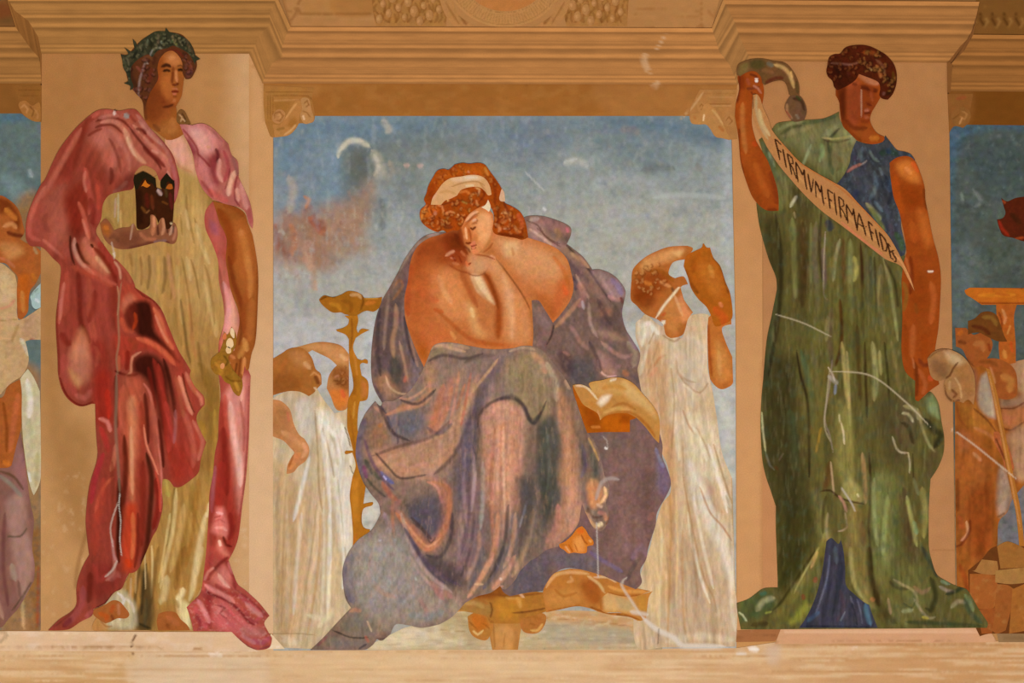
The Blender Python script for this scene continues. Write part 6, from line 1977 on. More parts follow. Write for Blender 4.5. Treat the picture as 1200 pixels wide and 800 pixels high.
RIGHT = '''
T person | painted curly-haired person in green mantle and blue tunic on the right pilaster | person | | 1010,735
P robe 6 666030 1.35 .18 2 7
L olive-green mantle
o 889,164! 896,159 904,152 912,144 940,141 965,139 983,131! 985,143 998,155 1010,170 1030,200 1045,240 1055,270 1060,300 1058,330 1057,370 1056,410 1060,434 1072,446! 1072,468 1076,470! 1083,464 1090,459 1099,472 1103,495 1106,513 1105,531 1099,547 1090,561! 1088,595 1088,640 1091,655! 1097,672 1108,680 1120,686 1132,690 1139,700 1147,714 1157,729 1156,735! 1046,736! 868,737! 864,717 863,706! 877,701 892,690 901,688 911,688! 911,677 909,620 909,593! 903,575 897,557 893,537 891,500 892,467 894,445 898,400 904,370 910,340! 909,325 900,302 890,266 886,238! 895,243 905,246 911,240! 911,222 904,200 896,185
f 7c7c50 8 .8 912,146 965,141 984,140 998,156 1002,175 990,205 970,205 940,180 915,160
f 969464 4 .8 968,152 982,146 976,156 964,160
f 9a9668 4 .7 984,152 998,158 1004,168 988,166
s 50542c 2.4 .8 914,158 926,150 940,147
s 8c8c5c 2.4 .7 912,152 926,145 940,143
s 8c8458 3 .6 918,160 934,154 950,150
s 44442c 2 .8 984,150 976,158 970,166 972,180
s b0a068 1.6 .8 962,161 976,163 990,161 1000,159
s 54482c 1.5 .8 964,164 980,167 996,163
s 909c68 3 .7 962,168 964,178 960,190
s 969c70 2 .7 950,170 944,185 940,195
s 5c4c28 4 .6 980,184 986,190 980,200
f 80784a 5 .6 975,168 1000,168 994,190 976,196
s 4c5838 3 .7 940,145 958,142 980,136
s 4c5834 3 .7 972,170 972,190 976,205
s 5c6844 3 .7 892,166 900,182 912,210
s 889070 2 .6 900,178 908,196
f 7c7c4c 6 .7 912,200 926,212 924,230 915,245 912,240
f 4c4828 5 .7 925,215 950,240 946,250 926,226
s d0c8a8 2.2 .8 934,229 928,238 926,243
s b0a070 1.6 .7 930,248 932,256
f 443c1c 10 .75 892,262 912,255 912,330 905,400 896,440 900,330
f 544820 8 .6 930,245 950,250 950,330 945,380 930,340
s 5c6440 5 .7 905,315 908,350 904,400 898,450
s 808048 4 .8 928,255 930,300 932,350
s 4a3818 5 .6 940,260 942,320 940,360
s 80804c 2.4 .6 950,260 950,310 950,370
s 7c7050 4 .7 956,260 954,300 958,350 954,380
s 3c301c 2.2 .7 962,250 960,290 964,330
s 786460 3 .7 964,290 966,320 966,340
s b09c84 1 .7 967,270 965,310 965,345 970,352
s 4c3c40 3 .6 968,258 972,272
s 3c4044 5 .8 970,258 974,270
s a09c70 2.6 .7 984,280 978,305 976,330
s 746c34 4 .6 976,300 972,340 974,380
s 60401c 3 .6 988,280 988,310 990,350
s a8a058 3.4 .8 1000,300 1003,315 1000,330
s 8c8c58 4 .7 996,280 996,330 998,380
s 402810 2.2 .85 1008,285 1010,320 1010,360 1012,400
s 747048 3 .6 1014,290 1016,330 1016,370
s 4c5038 3 .7 1020,300 1021,330 1019,360
s 3c3418 2 .8 1024,300 1026,340 1030,380
s 8c8050 4 .6 1032,310 1030,350 1036,390
s 98945c 2.4 .7 1034,300 1042,330 1048,370 1052,400
s 3c3818 2 .7 1036,305 1048,330 1052,360
s 50481c 3 .5 1052,330 1056,370 1054,400
f 68642e 10 .6 950,340 1020,340 1030,420 1000,440 950,420
s 706040 4 .7 974,360 972,400 976,430
s 948c60 3 .6 970,370 968,400
s 50300c 2.6 .8 984,350 986,400 978,430
s b0a060 3 .7 986,400 990,440 994,480
s c4b070 2 .6 992,410 994,450 996,500
s 3c3010 2 .8 1013,400 1014,440 1016,490
s a09c64 3.4 .7 1022,400 1026,440 1024,470
s a89c60 2.4 .6 1030,410 1032,440
s 3c3814 1.8 .8 1036,400 1040,440 1042,480
s 504018 3 .7 1004,380 1006,430 1008,470
s 8c7c48 3 .5 1044,400 1050,430 1054,460
f 3e3a1c 12 .8 897,430 930,420 934,470 940,520 945,600 925,640 910,600 896,530
s 2c2410 2 .85 933,410 938,440 946,470 948,510 948,560
s 5c6c44 4 .7 938,410 946,440 952,470 952,500
s 6c6844 3 .6 950,400 956,440 958,480
s 4c5c38 6 .6 925,480 930,520 930,550
s d8d0a0 1.4 .85 892,480 894,505 897,530
s 8c8c70 1.6 .7 897,530 902,545 907,550
s 8c7c64 1 .6 912,540 918,530
s 6c3018 2 .5 908,546 911,550
f 70682e 8 .6 950,440 975,440 970,500 960,560 950,520
s b08c30 1.8 .5 962,500 956,530
s a09080 1.3 .6 975,420 972,450 966,490 972,510 976,530
s c0b4a0 1.4 .7 970,430 974,436 978,446
s 8890a0 2 .7 979,450 978,462
f 98904e 6 .75 982,470 995,480 1000,520 1000,560 990,575 980,540
s dcccA0 1.4 .9 985,494 988,506 989,520
s d0c490 1.2 .7 983,484 984,496
s 6c4c20 4 .6 972,540 970,560 965,575
s c0a880 1.5 .7 973,540 975,560 977,580
f a89c60 4 .7 992,560 1008,572 1010,590 996,588 986,580
s e0d0a0 1.6 .8 1004,578 1006,582
s 3c2c10 1.6 .85 960,576 972,574 984,583 1000,588 1012,590
s c09078 2 .7 982,580 988,588 992,600
s b09060 3 .6 1010,530 1013,560 1014,590
s 3c2c14 2 .8 1018,530 1020,570 1018,620 1022,670
f 948c50 7 .7 955,575 962,580 970,620 975,635 965,640 958,620
s 4c4420 2.4 .7 968,580 964,600 964,625
s a89870 2 .6 970,600 968,620 972,640
s c0a890 1.4 .6 990,600 992,618 982,622
f 8c7c44 6 .7 990,600 1010,595 1014,640 1018,690 1024,710 1006,690 994,660
s b0a468 3 .6 996,640 1000,680 1010,700
s 705030 4 .5 1010,610 1012,640
f 7c8048 10 .7 1024,560 1050,560 1056,600 1050,650 1030,680 1022,620
s 989c64 3 .7 1024,560 1024,600 1028,640
s 949a60 3 .6 1040,580 1036,620 1034,650
s 60682e 4 .5 1046,560 1050,600 1052,650
f 5c5030 7 .75 1054,580 1062,600 1070,630 1078,650 1070,660 1058,630
s 504024 3.4 .7 1058,570 1064,600 1066,640
s a8a464 3 .7 1062,580 1068,610 1074,640
s 7c9470 3 .6 1070,610 1074,626
s a89c58 4 .6 1080,570 1084,600 1082,630
s 3c4030 3 .7 1080,640 1092,664 1098,676
f 58502e 9 .75 1030,470 1060,470 1072,500 1060,540 1040,540
f 64583a 6 .7 1054,460 1070,480 1072,520 1060,520
s b0a880 2 .8 1056,484 1064,485 1070,495
s a09868 3 .7 1058,475 1072,480 1076,492
s 3c3418 3 .8 1056,495 1064,500 1070,520
s 98905c 2 .8 1075,478 1080,500 1088,520 1096,530
s 2e3018 5 .85 1082,490 1096,505 1102,510 1094,525
f 8c9c68 4 .85 1086,466 1092,462 1098,476 1100,490 1088,482
s c0b090 1.6 .7 1045,510 1050,525 1056,530 1064,530
s c0b48c 1.2 .7 1064,530 1066,545 1065,555
s 403818 1.2 .7 1069,530 1070,560
s 5c4c34 3 .6 1050,500 1056,520
f 5a4c30 6 .6 1088,530 1102,530 1092,558 1084,560
s 808458 2.4 .6 1070,560 1076,580
f 74743e 10 .6 1040,670 1080,660 1090,700 1060,730 1040,720
s a89868 2 .7 1046,678 1056,684 1070,692 1076,706
s 4c4828 2.4 .7 1042,680 1050,688 1064,690
s a0946c 2 .7 1070,700 1080,716 1088,724 1096,722
s 3c3c1c 4 .8 1090,676 1096,696 1090,715 1084,712
s 9aa070 3 .6 1056,716 1070,714
s b8a848 2 .7 1080,722 1088,724
s a07c58 3 .6 1070,686 1080,694 1090,688
s 4c502c 1.5 .7 1058,706 1068,712 1072,704
s a09478 2.4 .7 1100,686 1110,692 1118,692
s 8ca078 2.4 .7 1102,680 1112,684
s 2c3c24 3 .8 1108,696 1120,692 1130,686
s 9c9470 3 .7 1114,712 1122,704 1132,706
s 3c5034 4 .7 1130,700 1136,716 1150,730
s 7a8c60 3 .6 1130,696 1136,704 1140,716
s 3c4828 3 .7 1060,728 1100,730 1150,733
f 4c4a1c 10 .75 912,600 950,590 955,630 940,670 920,690 912,680
f 3c3c14 7 .7 915,640 945,640 925,680 912,690
f 7c7438 4 .8 964,632 970,640 950,670 935,700 915,720 905,722 925,695 948,660
s a8a060 1.5 .7 960,640 940,675 930,695
s 3c3810 2 .7 955,645 935,675 915,705 905,715
f 6c6c30 5 .7 958,660 950,690 938,720 920,732 910,730 935,705
f a0a040 4 .7 944,704 950,710 936,728 924,730
s a04830 3 .6 954,682 956,676
s 8c4428 3 .6 940,696 942,702
s c8a468 2.2 .6 958,645 950,665
f 4c6034 5 .6 868,705 890,695 905,695 905,715 880,725 868,725
s a09c70 4 .8 886,716 894,704 908,700
s 407058 3 .6 890,696 898,694
s c0c090 1.4 .8 864,716 870,720 875,728
s a8b050 1.6 .6 896,718 904,716
s 3c3014 4 .6 880,732 900,730
s 46401c 5 .6 1024,690 1034,715 1050,730
s 3c3010 4 .7 1018,640 1022,680 1030,710
f a09858 4 .6 1000,680 1014,700 1024,712 1012,706
s b87848 3 .5 1020,700 1024,704
s a88c6c 2 .6 1040,700 1044,720
f 45421e 12 .5 898,270 925,300 915,420 935,520 940,640 912,660 905,590 893,520 898,400
s 2c2610 3 .6 908,250 915,300 912,370 900,440
n 3c3818 .25 3 16 7 .56
n a09c6c .15 3 18 17 .58
n 4c5c40 .3 8 10 27 .56
d .13 4 90 3 -2 884,240 1110,240 1110,640 884,640
d .12 4.5 40 5 -30 880,130 1040,130 1020,240 900,240
d .12 6 50 6 20 860,600 960,600 950,740 860,740
d .12 6 50 7 -25 1010,600 1160,600 1160,740 1000,740
c .3 1.12 1.16 1.06
P underskirt 7 403f4c 1.4 .16 2 5
L dark blue underskirt
o 968,634! 974,630 982,637 985,632! 988,645 990,665 991,685 1000,695 1012,705 1018,708! 1022,720 1028,735! 936,735! 945,722 955,700 962,675 966,650
s 6a6c80 1.4 .7 972,650 968,680 955,720
s 2c3038 3 .6 984,650 984,680 975,720
s 506068 3 .6 978,640 980,660
s 4c3c44 3 .7 984,690 988,712 980,728
s 70747c 1.2 .7 990,716 984,728
s 686878 1.6 .8 996,698 1000,712 1004,730
s 686878 1.2 .7 1004,702 1008,716 1010,730
s 5a7c90 3.4 .8 1014,706 1016,720 1020,732
s 1c2028 1.6 .8 998,706 1002,720 1004,732
s 48607c 3 .6 945,728 960,716
s 20242c 1.4 .7 940,733 1020,734
n 262a34 .35 2.5 12 7 .55
d .25 3.2 60 3 4
P tunic 7 3e4146 1.4 .18 2.2 3
L slate-blue tunic
o 1003,165! 1016,169 1034,167! 1037,159! 1044,168 1051,176 1060,178 1067,181 1072,188! 1062,183 1052,185 1043,190! 1042,200 1044,215 1047,232 1052,245 1055,255 1056,268 1061,290 1060,298! 1050,300 1040,280 1022,256 1005,238 980,216! 988,206 995,192 997,180
s 243828 5 .8 1030,180 1044,178 1052,182
s 5c6c78 2.4 .6 1010,172 1008,190
s 2c3c58 4 .5 1042,174 1040,180
s 708078 2 .6 1018,176 1024,186 1030,190
s 483848 4 .6 1000,184 1008,190
s b06c5c 2 .85 992,202 1000,196 1010,192
s 9c9484 1.2 .7 1008,194 1016,188
s 5c6c74 3 .6 1024,200 1026,220 1018,235
s 20242c 3 .7 1036,205 1044,225 1040,240
s 6c7c84 2 .6 1030,196 1034,206
s 485868 4 .5 1044,210 1042,225
s 8c8c60 3 .8 1014,238 1024,248 1032,258
s 6c7038 3 .8 1018,244 1026,254 1036,270
s 70808c 2.4 .6 1024,236 1034,248
s 3c5830 4 .7 1048,272 1056,284 1056,294
s 4c4048 4 .5 1042,262 1046,276
s 343448 4 .6 1004,222 1000,232
n 20242c .35 3 6 7 .55
n 6a7c84 .3 3 6 17 .6
d .3 5 18 4 -20
P body 8 9a4614 1.4 .1 2.4 2.4
o 979,100! 985,90 1000,84 1020,84 1031,98 1031,115! 1027,122 1022,130! 1019,139 1021,147 1027,156 1035,160! 1036,164 1030,168 1019,169 1004,165! 994,155 987,147 984,130 983,120 979,112!
o 861,137! 862,122 866,104 864,91 867,85! 875,84 884,83 892,90 894,100! 895,109 893,122! 889,118 886,110 882,111! 881,127 881,147 886,166! 893,178 900,190 909,216 912,232 912,247! 900,247 892,243 885,236! 880,228 874,212 869,196! 867,185 865,161
o 1042,191! 1050,185 1062,183 1071,188 1078,203 1083,220 1084,235 1088,255 1093,280 1099,302 1102,325 1101,355 1099,385 1095,412 1096,430 1100,450! 1090,457 1083,463 1076,470! 1072,468 1072,446! 1060,434 1056,410 1057,370 1056,330! 1058,310 1062,296! 1060,280 1055,255 1052,245 1047,232 1044,215
f 8c3c14 7 .8 981,104 990,100 996,130 994,150 986,140 982,120
f 5c2408 4 .8 983,110 990,105 990,148 985,140
f a85030 5 .7 994,100 1006,96 1008,130 1000,150 994,130
f b86c40 3.4 .85 1006,84 1018,86 1030,92 1028,98 1014,95 1006,90
s c88460 2.4 .7 1014,94 1024,98 1030,98
f 7a2e0c 3 .75 1010,100 1020,102 1026,108 1018,112 1012,108
s 4a1808 2 .8 1008,101 1014,102 1018,104
s 4a1808 1.6 .8 1022,104 1028,106
s 5c200c 2.4 .7 998,98 1004,100
s a04018 2.4 .6 1020,108 1022,118
s 6a2410 1.6 .8 1014,120 1020,122
s c07050 1.8 .7 1012,130 1016,128 1019,130
s 5c200c 1.4 .8 1012,132 1017,132 1020,130
s b86840 2.6 .7 1012,136 1016,138
s 7c3010 2 .6 1008,142 1016,143 1019,140
s c8a080 .9 .55 1009,104 1009,120 1009,136
s b86848 2 .5 1008,110 1008,125
f 944a1c 6 .6 996,150 1018,148 1026,160 1010,164
s c07028 4 .7 1018,162 1030,162
s 70300c 3 .6 990,148 1000,160 1010,166
f a85018 7 .7 864,130 874,112 878,140 884,180 880,200 868,180
s c07838 3.4 .6 870,120 870,150 874,180
f 7a2e0c 4 .8 866,88 872,86 872,104 866,106
s 5c200c 2 .8 866,88 866,104 863,122
s a05030 2.4 .7 875,92 878,100
s 5c240c 1.8 .8 878,87 886,90 888,96
s 6c3018 2 .8 874,104 882,104 890,102
s c08060 1.6 .7 882,100 888,104 892,110
s 4a1c0c 1.5 .8 880,108 884,112 882,118
s f0d8c0 1.3 .95 884,93 888,93
s f8ecdc 1.6 .95 885,95 888,96
s 7a3010 5 .7 903,200 908,220 911,240
s 8c4010 5 .6 870,195 880,220 892,240
s b45c20 5 .6 884,190 892,212 900,232
s c04418 3 .5 882,166 886,172
s 6c2c0c 2 .8 866,150 866,185 872,205
s 6c2c0c 2.4 .7 898,246 910,246
f d07830 5 .85 1050,192 1064,188 1074,200 1078,214 1066,212 1054,204
s e89048 3 .7 1060,196 1068,204
s e05c24 3 .6 1068,190 1076,202
f 8a3808 6 .7 1056,218 1076,222 1080,240 1064,245 1054,230
s b04c10 5 .6 1048,205 1050,225 1058,250
s 5c2c08 2.4 .7 1082,220 1084,236 1086,246
f 7c3414 5 .65 996,102 1012,100 1026,104 1028,118 1020,138 1008,146 996,140 992,118
f 4c1a08 4 .7 980,100 990,98 991,120 988,140 983,124
f b46c44 3 .75 1006,86 1018,86 1030,94 1028,100 1014,97
s 4a1808 2 .75 1008,103 1014,104 1019,106
s 4a1808 1.6 .75 1023,107 1028,108
s a04c28 2.2 .6 1020,108 1022,119
s 5c200c 1.6 .8 1015,122 1021,124
s b86c4c 1.6 .75 1012,130 1018,130
s 5c200c 1.3 .8 1012,133.5 1019,132.5
s a85c38 2 .6 1013,138 1018,138
s c8a080 .9 .45 1009,104 1009,138
s 64280c 3.4 .7 990,140 1000,150 1016,150
f c86c28 6 .7 1076,245 1086,255 1092,285 1086,290 1078,270
s b8581c 6 .6 1068,260 1072,285
s c87038 2.4 .6 1060,300 1066,320 1068,340
f 8c3c0c 8 .6 1070,320 1086,325 1086,360 1076,370 1066,350
s c0642c 4 .6 1090,330 1094,350 1090,380
s 6c2408 3 .7 1066,300 1068,320 1066,345
s f8e0c8 1.3 .95 1086,318 1094,318
s 8c5c20 3 .8 1058,330 1062,345 1058,365
s 7c4818 3 .5 1072,355 1074,368
s b4602c 4 .6 1070,380 1068,420
s 8c3c0c 4 .6 1060,380 1062,420
s 98400c 5 .6 1084,390 1082,420
s c85028 3.4 .7 1088,440 1092,446
s 6c2c14 3 .7 1076,420 1082,428 1094,424
s 5c2408 3 .7 1072,425 1074,445 1073,465
s c07848 1.5 .6 1069,420 1071,432
s b46030 3 .6 1076,432 1084,450 1080,462
P hair 9 4c1c0a 1.3 .24 1.6 1.6
o 969,78! 971,68 977,64 984,63 989,57 996,54 1009,53 1020,55 1030,60 1038,65 1046,74 1050,85 1050,98 1046,110 1040,117! 1034,116 1030,112 1031,104 1029,97 1022,93 1014,90 1006,87! 1002,94 994,100 986,104 981,106! 977,102 975,95 970,90 968,84
s 8c5844 1.6 .7 972,74 984,75 998,76 1006,73
s 8c4418 3 .6 1010,62 1022,62 1028,66
s 7c5030 2 .6 1026,70 1034,78 1036,88
s c08c50 1.4 .7 1018,80 1022,83
s a86834 2.4 .6 1026,76 1030,84 1032,92
s 2c1006 3 .7 980,80 984,94
s 20180c 3 .6 976,78 984,86
s 5c2818 2 .6 992,80 994,90
s 2c1408 3 .7 1040,90 1044,104 1038,112
s 5c4010 2 .6 1046,84 1047,98
s 6c1c10 2.4 .7 986,64 994,62
s 6c3c14 2 .5 992,84 994,82
s 7c5444 2 .5 1036,108 1034,112
f 300e04 5 .6 976,74 992,78 994,96 980,102 972,88
k 2a0c04 8c4c24 26 3.2 8 970,68 1000,56 1010,66 1004,86 980,100 970,84
k 2c1406 a86a30 34 3.2 9 1008,58 1030,62 1046,78 1048,100 1038,112 1030,96 1012,86 1006,72
T banner | narrow tan ribbon banner lettered FIRMUM FIRMA FIDES across the green-robed figure | banner | | 980,260
P loop 12 6e4a28 1.3 .14 2.4 2.4
o 863,88! 864,77 875,71 891,69 906,72 920,75 930,86 936,100 936,114! 929,114 924,111! 921,100 916,95 906,96 896,100! 893,98 891,90 884,84 875,85 867,90!
f 4c4420 3 .8 878,72 892,70 898,76 890,82 878,80
f 7c6c38 3 .6 866,78 876,74 874,86 866,88
s c8a060 2.6 .8 906,76 918,80 926,90 930,104
s d8a860 1.6 .8 926,84 928,92
s 5c2414 2.6 .8 896,98 908,92 918,92
s 6c6c58 3 .6 898,74 906,78
s 8c5c38 3 .5 892,82 906,86
s 4c3c1c 2 .7 933,96 934,110
P roll 12.4 6a4a30 1.3 .14 2.4 2.4
o 920,122! 926,113 936,113 942,120 945,131 942,141! 931,143 924,138 919,128
s a87850 2 .8 922,122 922,132 928,140
s 3c2414 2.4 .8 928,116 938,118 942,130
s 34401c 2 .8 932,112 938,118
s 8c7c60 2 .6 932,134 936,140
s 8c2c18 1.4 .7 920,130 926,138
P band 12.6 b9804a .85 .07 1.6 1.6
o 882,112! 887,111 891,117! 894,127 900,140 904,152 912,163! 920,172 937,190 957,203 975,213 990,222 1005,238 1022,256 1040,276 1052,296! 1060,312 1067,328 1071,341! 1063,326 1056,313 1048,308! 1036,303 1010,283 985,264 962,247 942,228 925,209 911,192 898,172! 892,160 885,146 881,130
s b8a070 2 .7 886,112 886,130 892,150 900,164
s d0b880 2.4 .7 889,128 893,145 902,160
s 5c3820 1.2 .7 882,113 882,128
s b86a30 1.6 .7 912,164 937,191 975,214 1005,239 1040,277
s d09858 2 .6 920,190 950,222 990,252 1030,285
s b87850 1.4 .7 898,174 925,210 962,248 1010,284 1040,304
s d87858 1.6 .6 985,260 1010,281 1034,298
s e09c60 1.6 .7 1048,298 1060,314 1070,338
h 2c1206 1.15 .95 907.5,163 911,176 913.5,188
h 2c1206 1.0 .9 908.5,163.5 915,170
h 2c1206 1.0 .9 911,175.5 915.5,179
h 2c1206 1.15 .95 916.8,174.5 919,186 921,197
h 2c1206 1.15 .95 921.8,179.5 925,193 927.5,205
h 2c1206 1.0 .9 922,180 928,186 929,192 925,192
h 2c1206 1.0 .9 925.5,192 929.5,200 933,210
h 2c1206 1.15 .95 932,189.5 933,202 935,214
h 2c1206 1.0 .95 932,190 936.5,198 940.5,206
h 2c1206 .85 .95 940.5,206 941,202 941.8,198
h 2c1206 1.15 .95 941.8,198 943,212 945.5,223
h 2c1206 1.15 .95 946.2,203.5 948,214 950.3,226
h 2c1206 .85 .95 950.3,226 951.8,217 952.6,209
h 2c1206 .85 .95 955,212 955.2,222 956,232
h 2c1206 1.15 .95 955,212 958.2,219 961,226
h 2c1206 .85 .95 961,226 961.6,221 962,217
h 2c1206 1.15 .95 962,217 963,229 965.2,241
h 2c1206 1.3 .95 966.2,232 966.9,233
h 2c1206 1.15 .95 969,221.5 970.7,233 972.4,245.5
h 2c1206 1.0 .9 969,222 975.8,227
h 2c1206 1.0 .9 970.7,233 974.6,236
h 2c1206 1.15 .95 977,226 978.2,239 980,252
h 2c1206 1.15 .95 982,230 983.5,243 985,256
h 2c1206 1.0 .9 982,230 987.5,235 988.5,241 984,243
h 2c1206 1.0 .9 984,243 988.5,250 992,259
h 2c1206 1.15 .95 991,239 991.8,250 993.3,262
h 2c1206 1.0 .95 991,239 994.8,246 998.5,253
h 2c1206 .85 .95 998.5,253 999,248 999.6,244.5
h 2c1206 1.15 .95 999.6,244.5 1001.5,258 1004.3,270.5
h 2c1206 1.0 .95 1006,250 1004.5,259 1004.6,268
h 2c1206 1.15 .95 1006,250 1010.5,263 1014.5,277
h 2c1206 .85 .9 1005,262 1011,266
h 2c1206 1.3 .95 1014.2,265.5 1014.8,266.4
h 2c1206 1.15 .95 1016.3,258.5 1019,270 1022,283
h 2c1206 1.0 .9 1016.5,259 1022.5,265
h 2c1206 1.0 .9 1019,270.5 1023,274
h 2c1206 1.15 .95 1025,268 1027.4,279 1030,290
h 2c1206 1.15 .95 1029.5,272 1032,283 1034.5,294
h 2c1206 1.15 .9 1029.5,272 1036,280 1039,288 1038,294 1034.5,294
h 2c1206 1.15 .95 1039.5,285 1041.5,294 1043.5,303
h 2c1206 .85 .9 1039.5,285 1043,289
h 2c1206 .85 .9 1041.5,293 1044,296
h 2c1206 .85 .9 1043.5,302 1046.5,304.5
h 2c1206 1.15 .9 1047.5,293.5 1044.8,294 1046.5,299 1049.5,303 1049,307 1046,305.5
s f8e8d0 1.2 .9 1038,308 1040,308
T cloth_roll | pale curled roll of cloth beneath the lowered hand of the green-robed figure | cloth | | 1115,470
P roll 12 a87848 1.4 .12 2.6 2.6
o 1086,420! 1092,413 1102,409 1114,410 1126,416 1135,426 1141,440 1142,460 1140,474! 1134,468 1128,472! 1122,470 1114,471 1107,464 1105,452 1107,444! 1098,446 1090,440
f c8a878 4 .8 1106,412 1118,414 1130,424 1124,430 1112,424
f 7c5434 5 .75 1092,420 1106,424 1112,436 1104,444 1092,436
f a46c38 5 .7 1118,430 1132,428 1140,446 1136,464 1126,450
s 5c3014 1.5 .85 1106,444 1112,440 1116,432 1122,424
s c89c68 1.6 .8 1118,442 1124,452 1126,466
s 5c3014 1.4 .8 1106,450 1108,462 1116,470 1124,468
s 6c3c1c 2 .8 1114,456 1120,462 1116,466
s c09464 2 .7 1112,446 1112,456
s 6c4428 1.5 .7 1086,420 1098,411 1110,409
'''
read_painting(RIGHT)
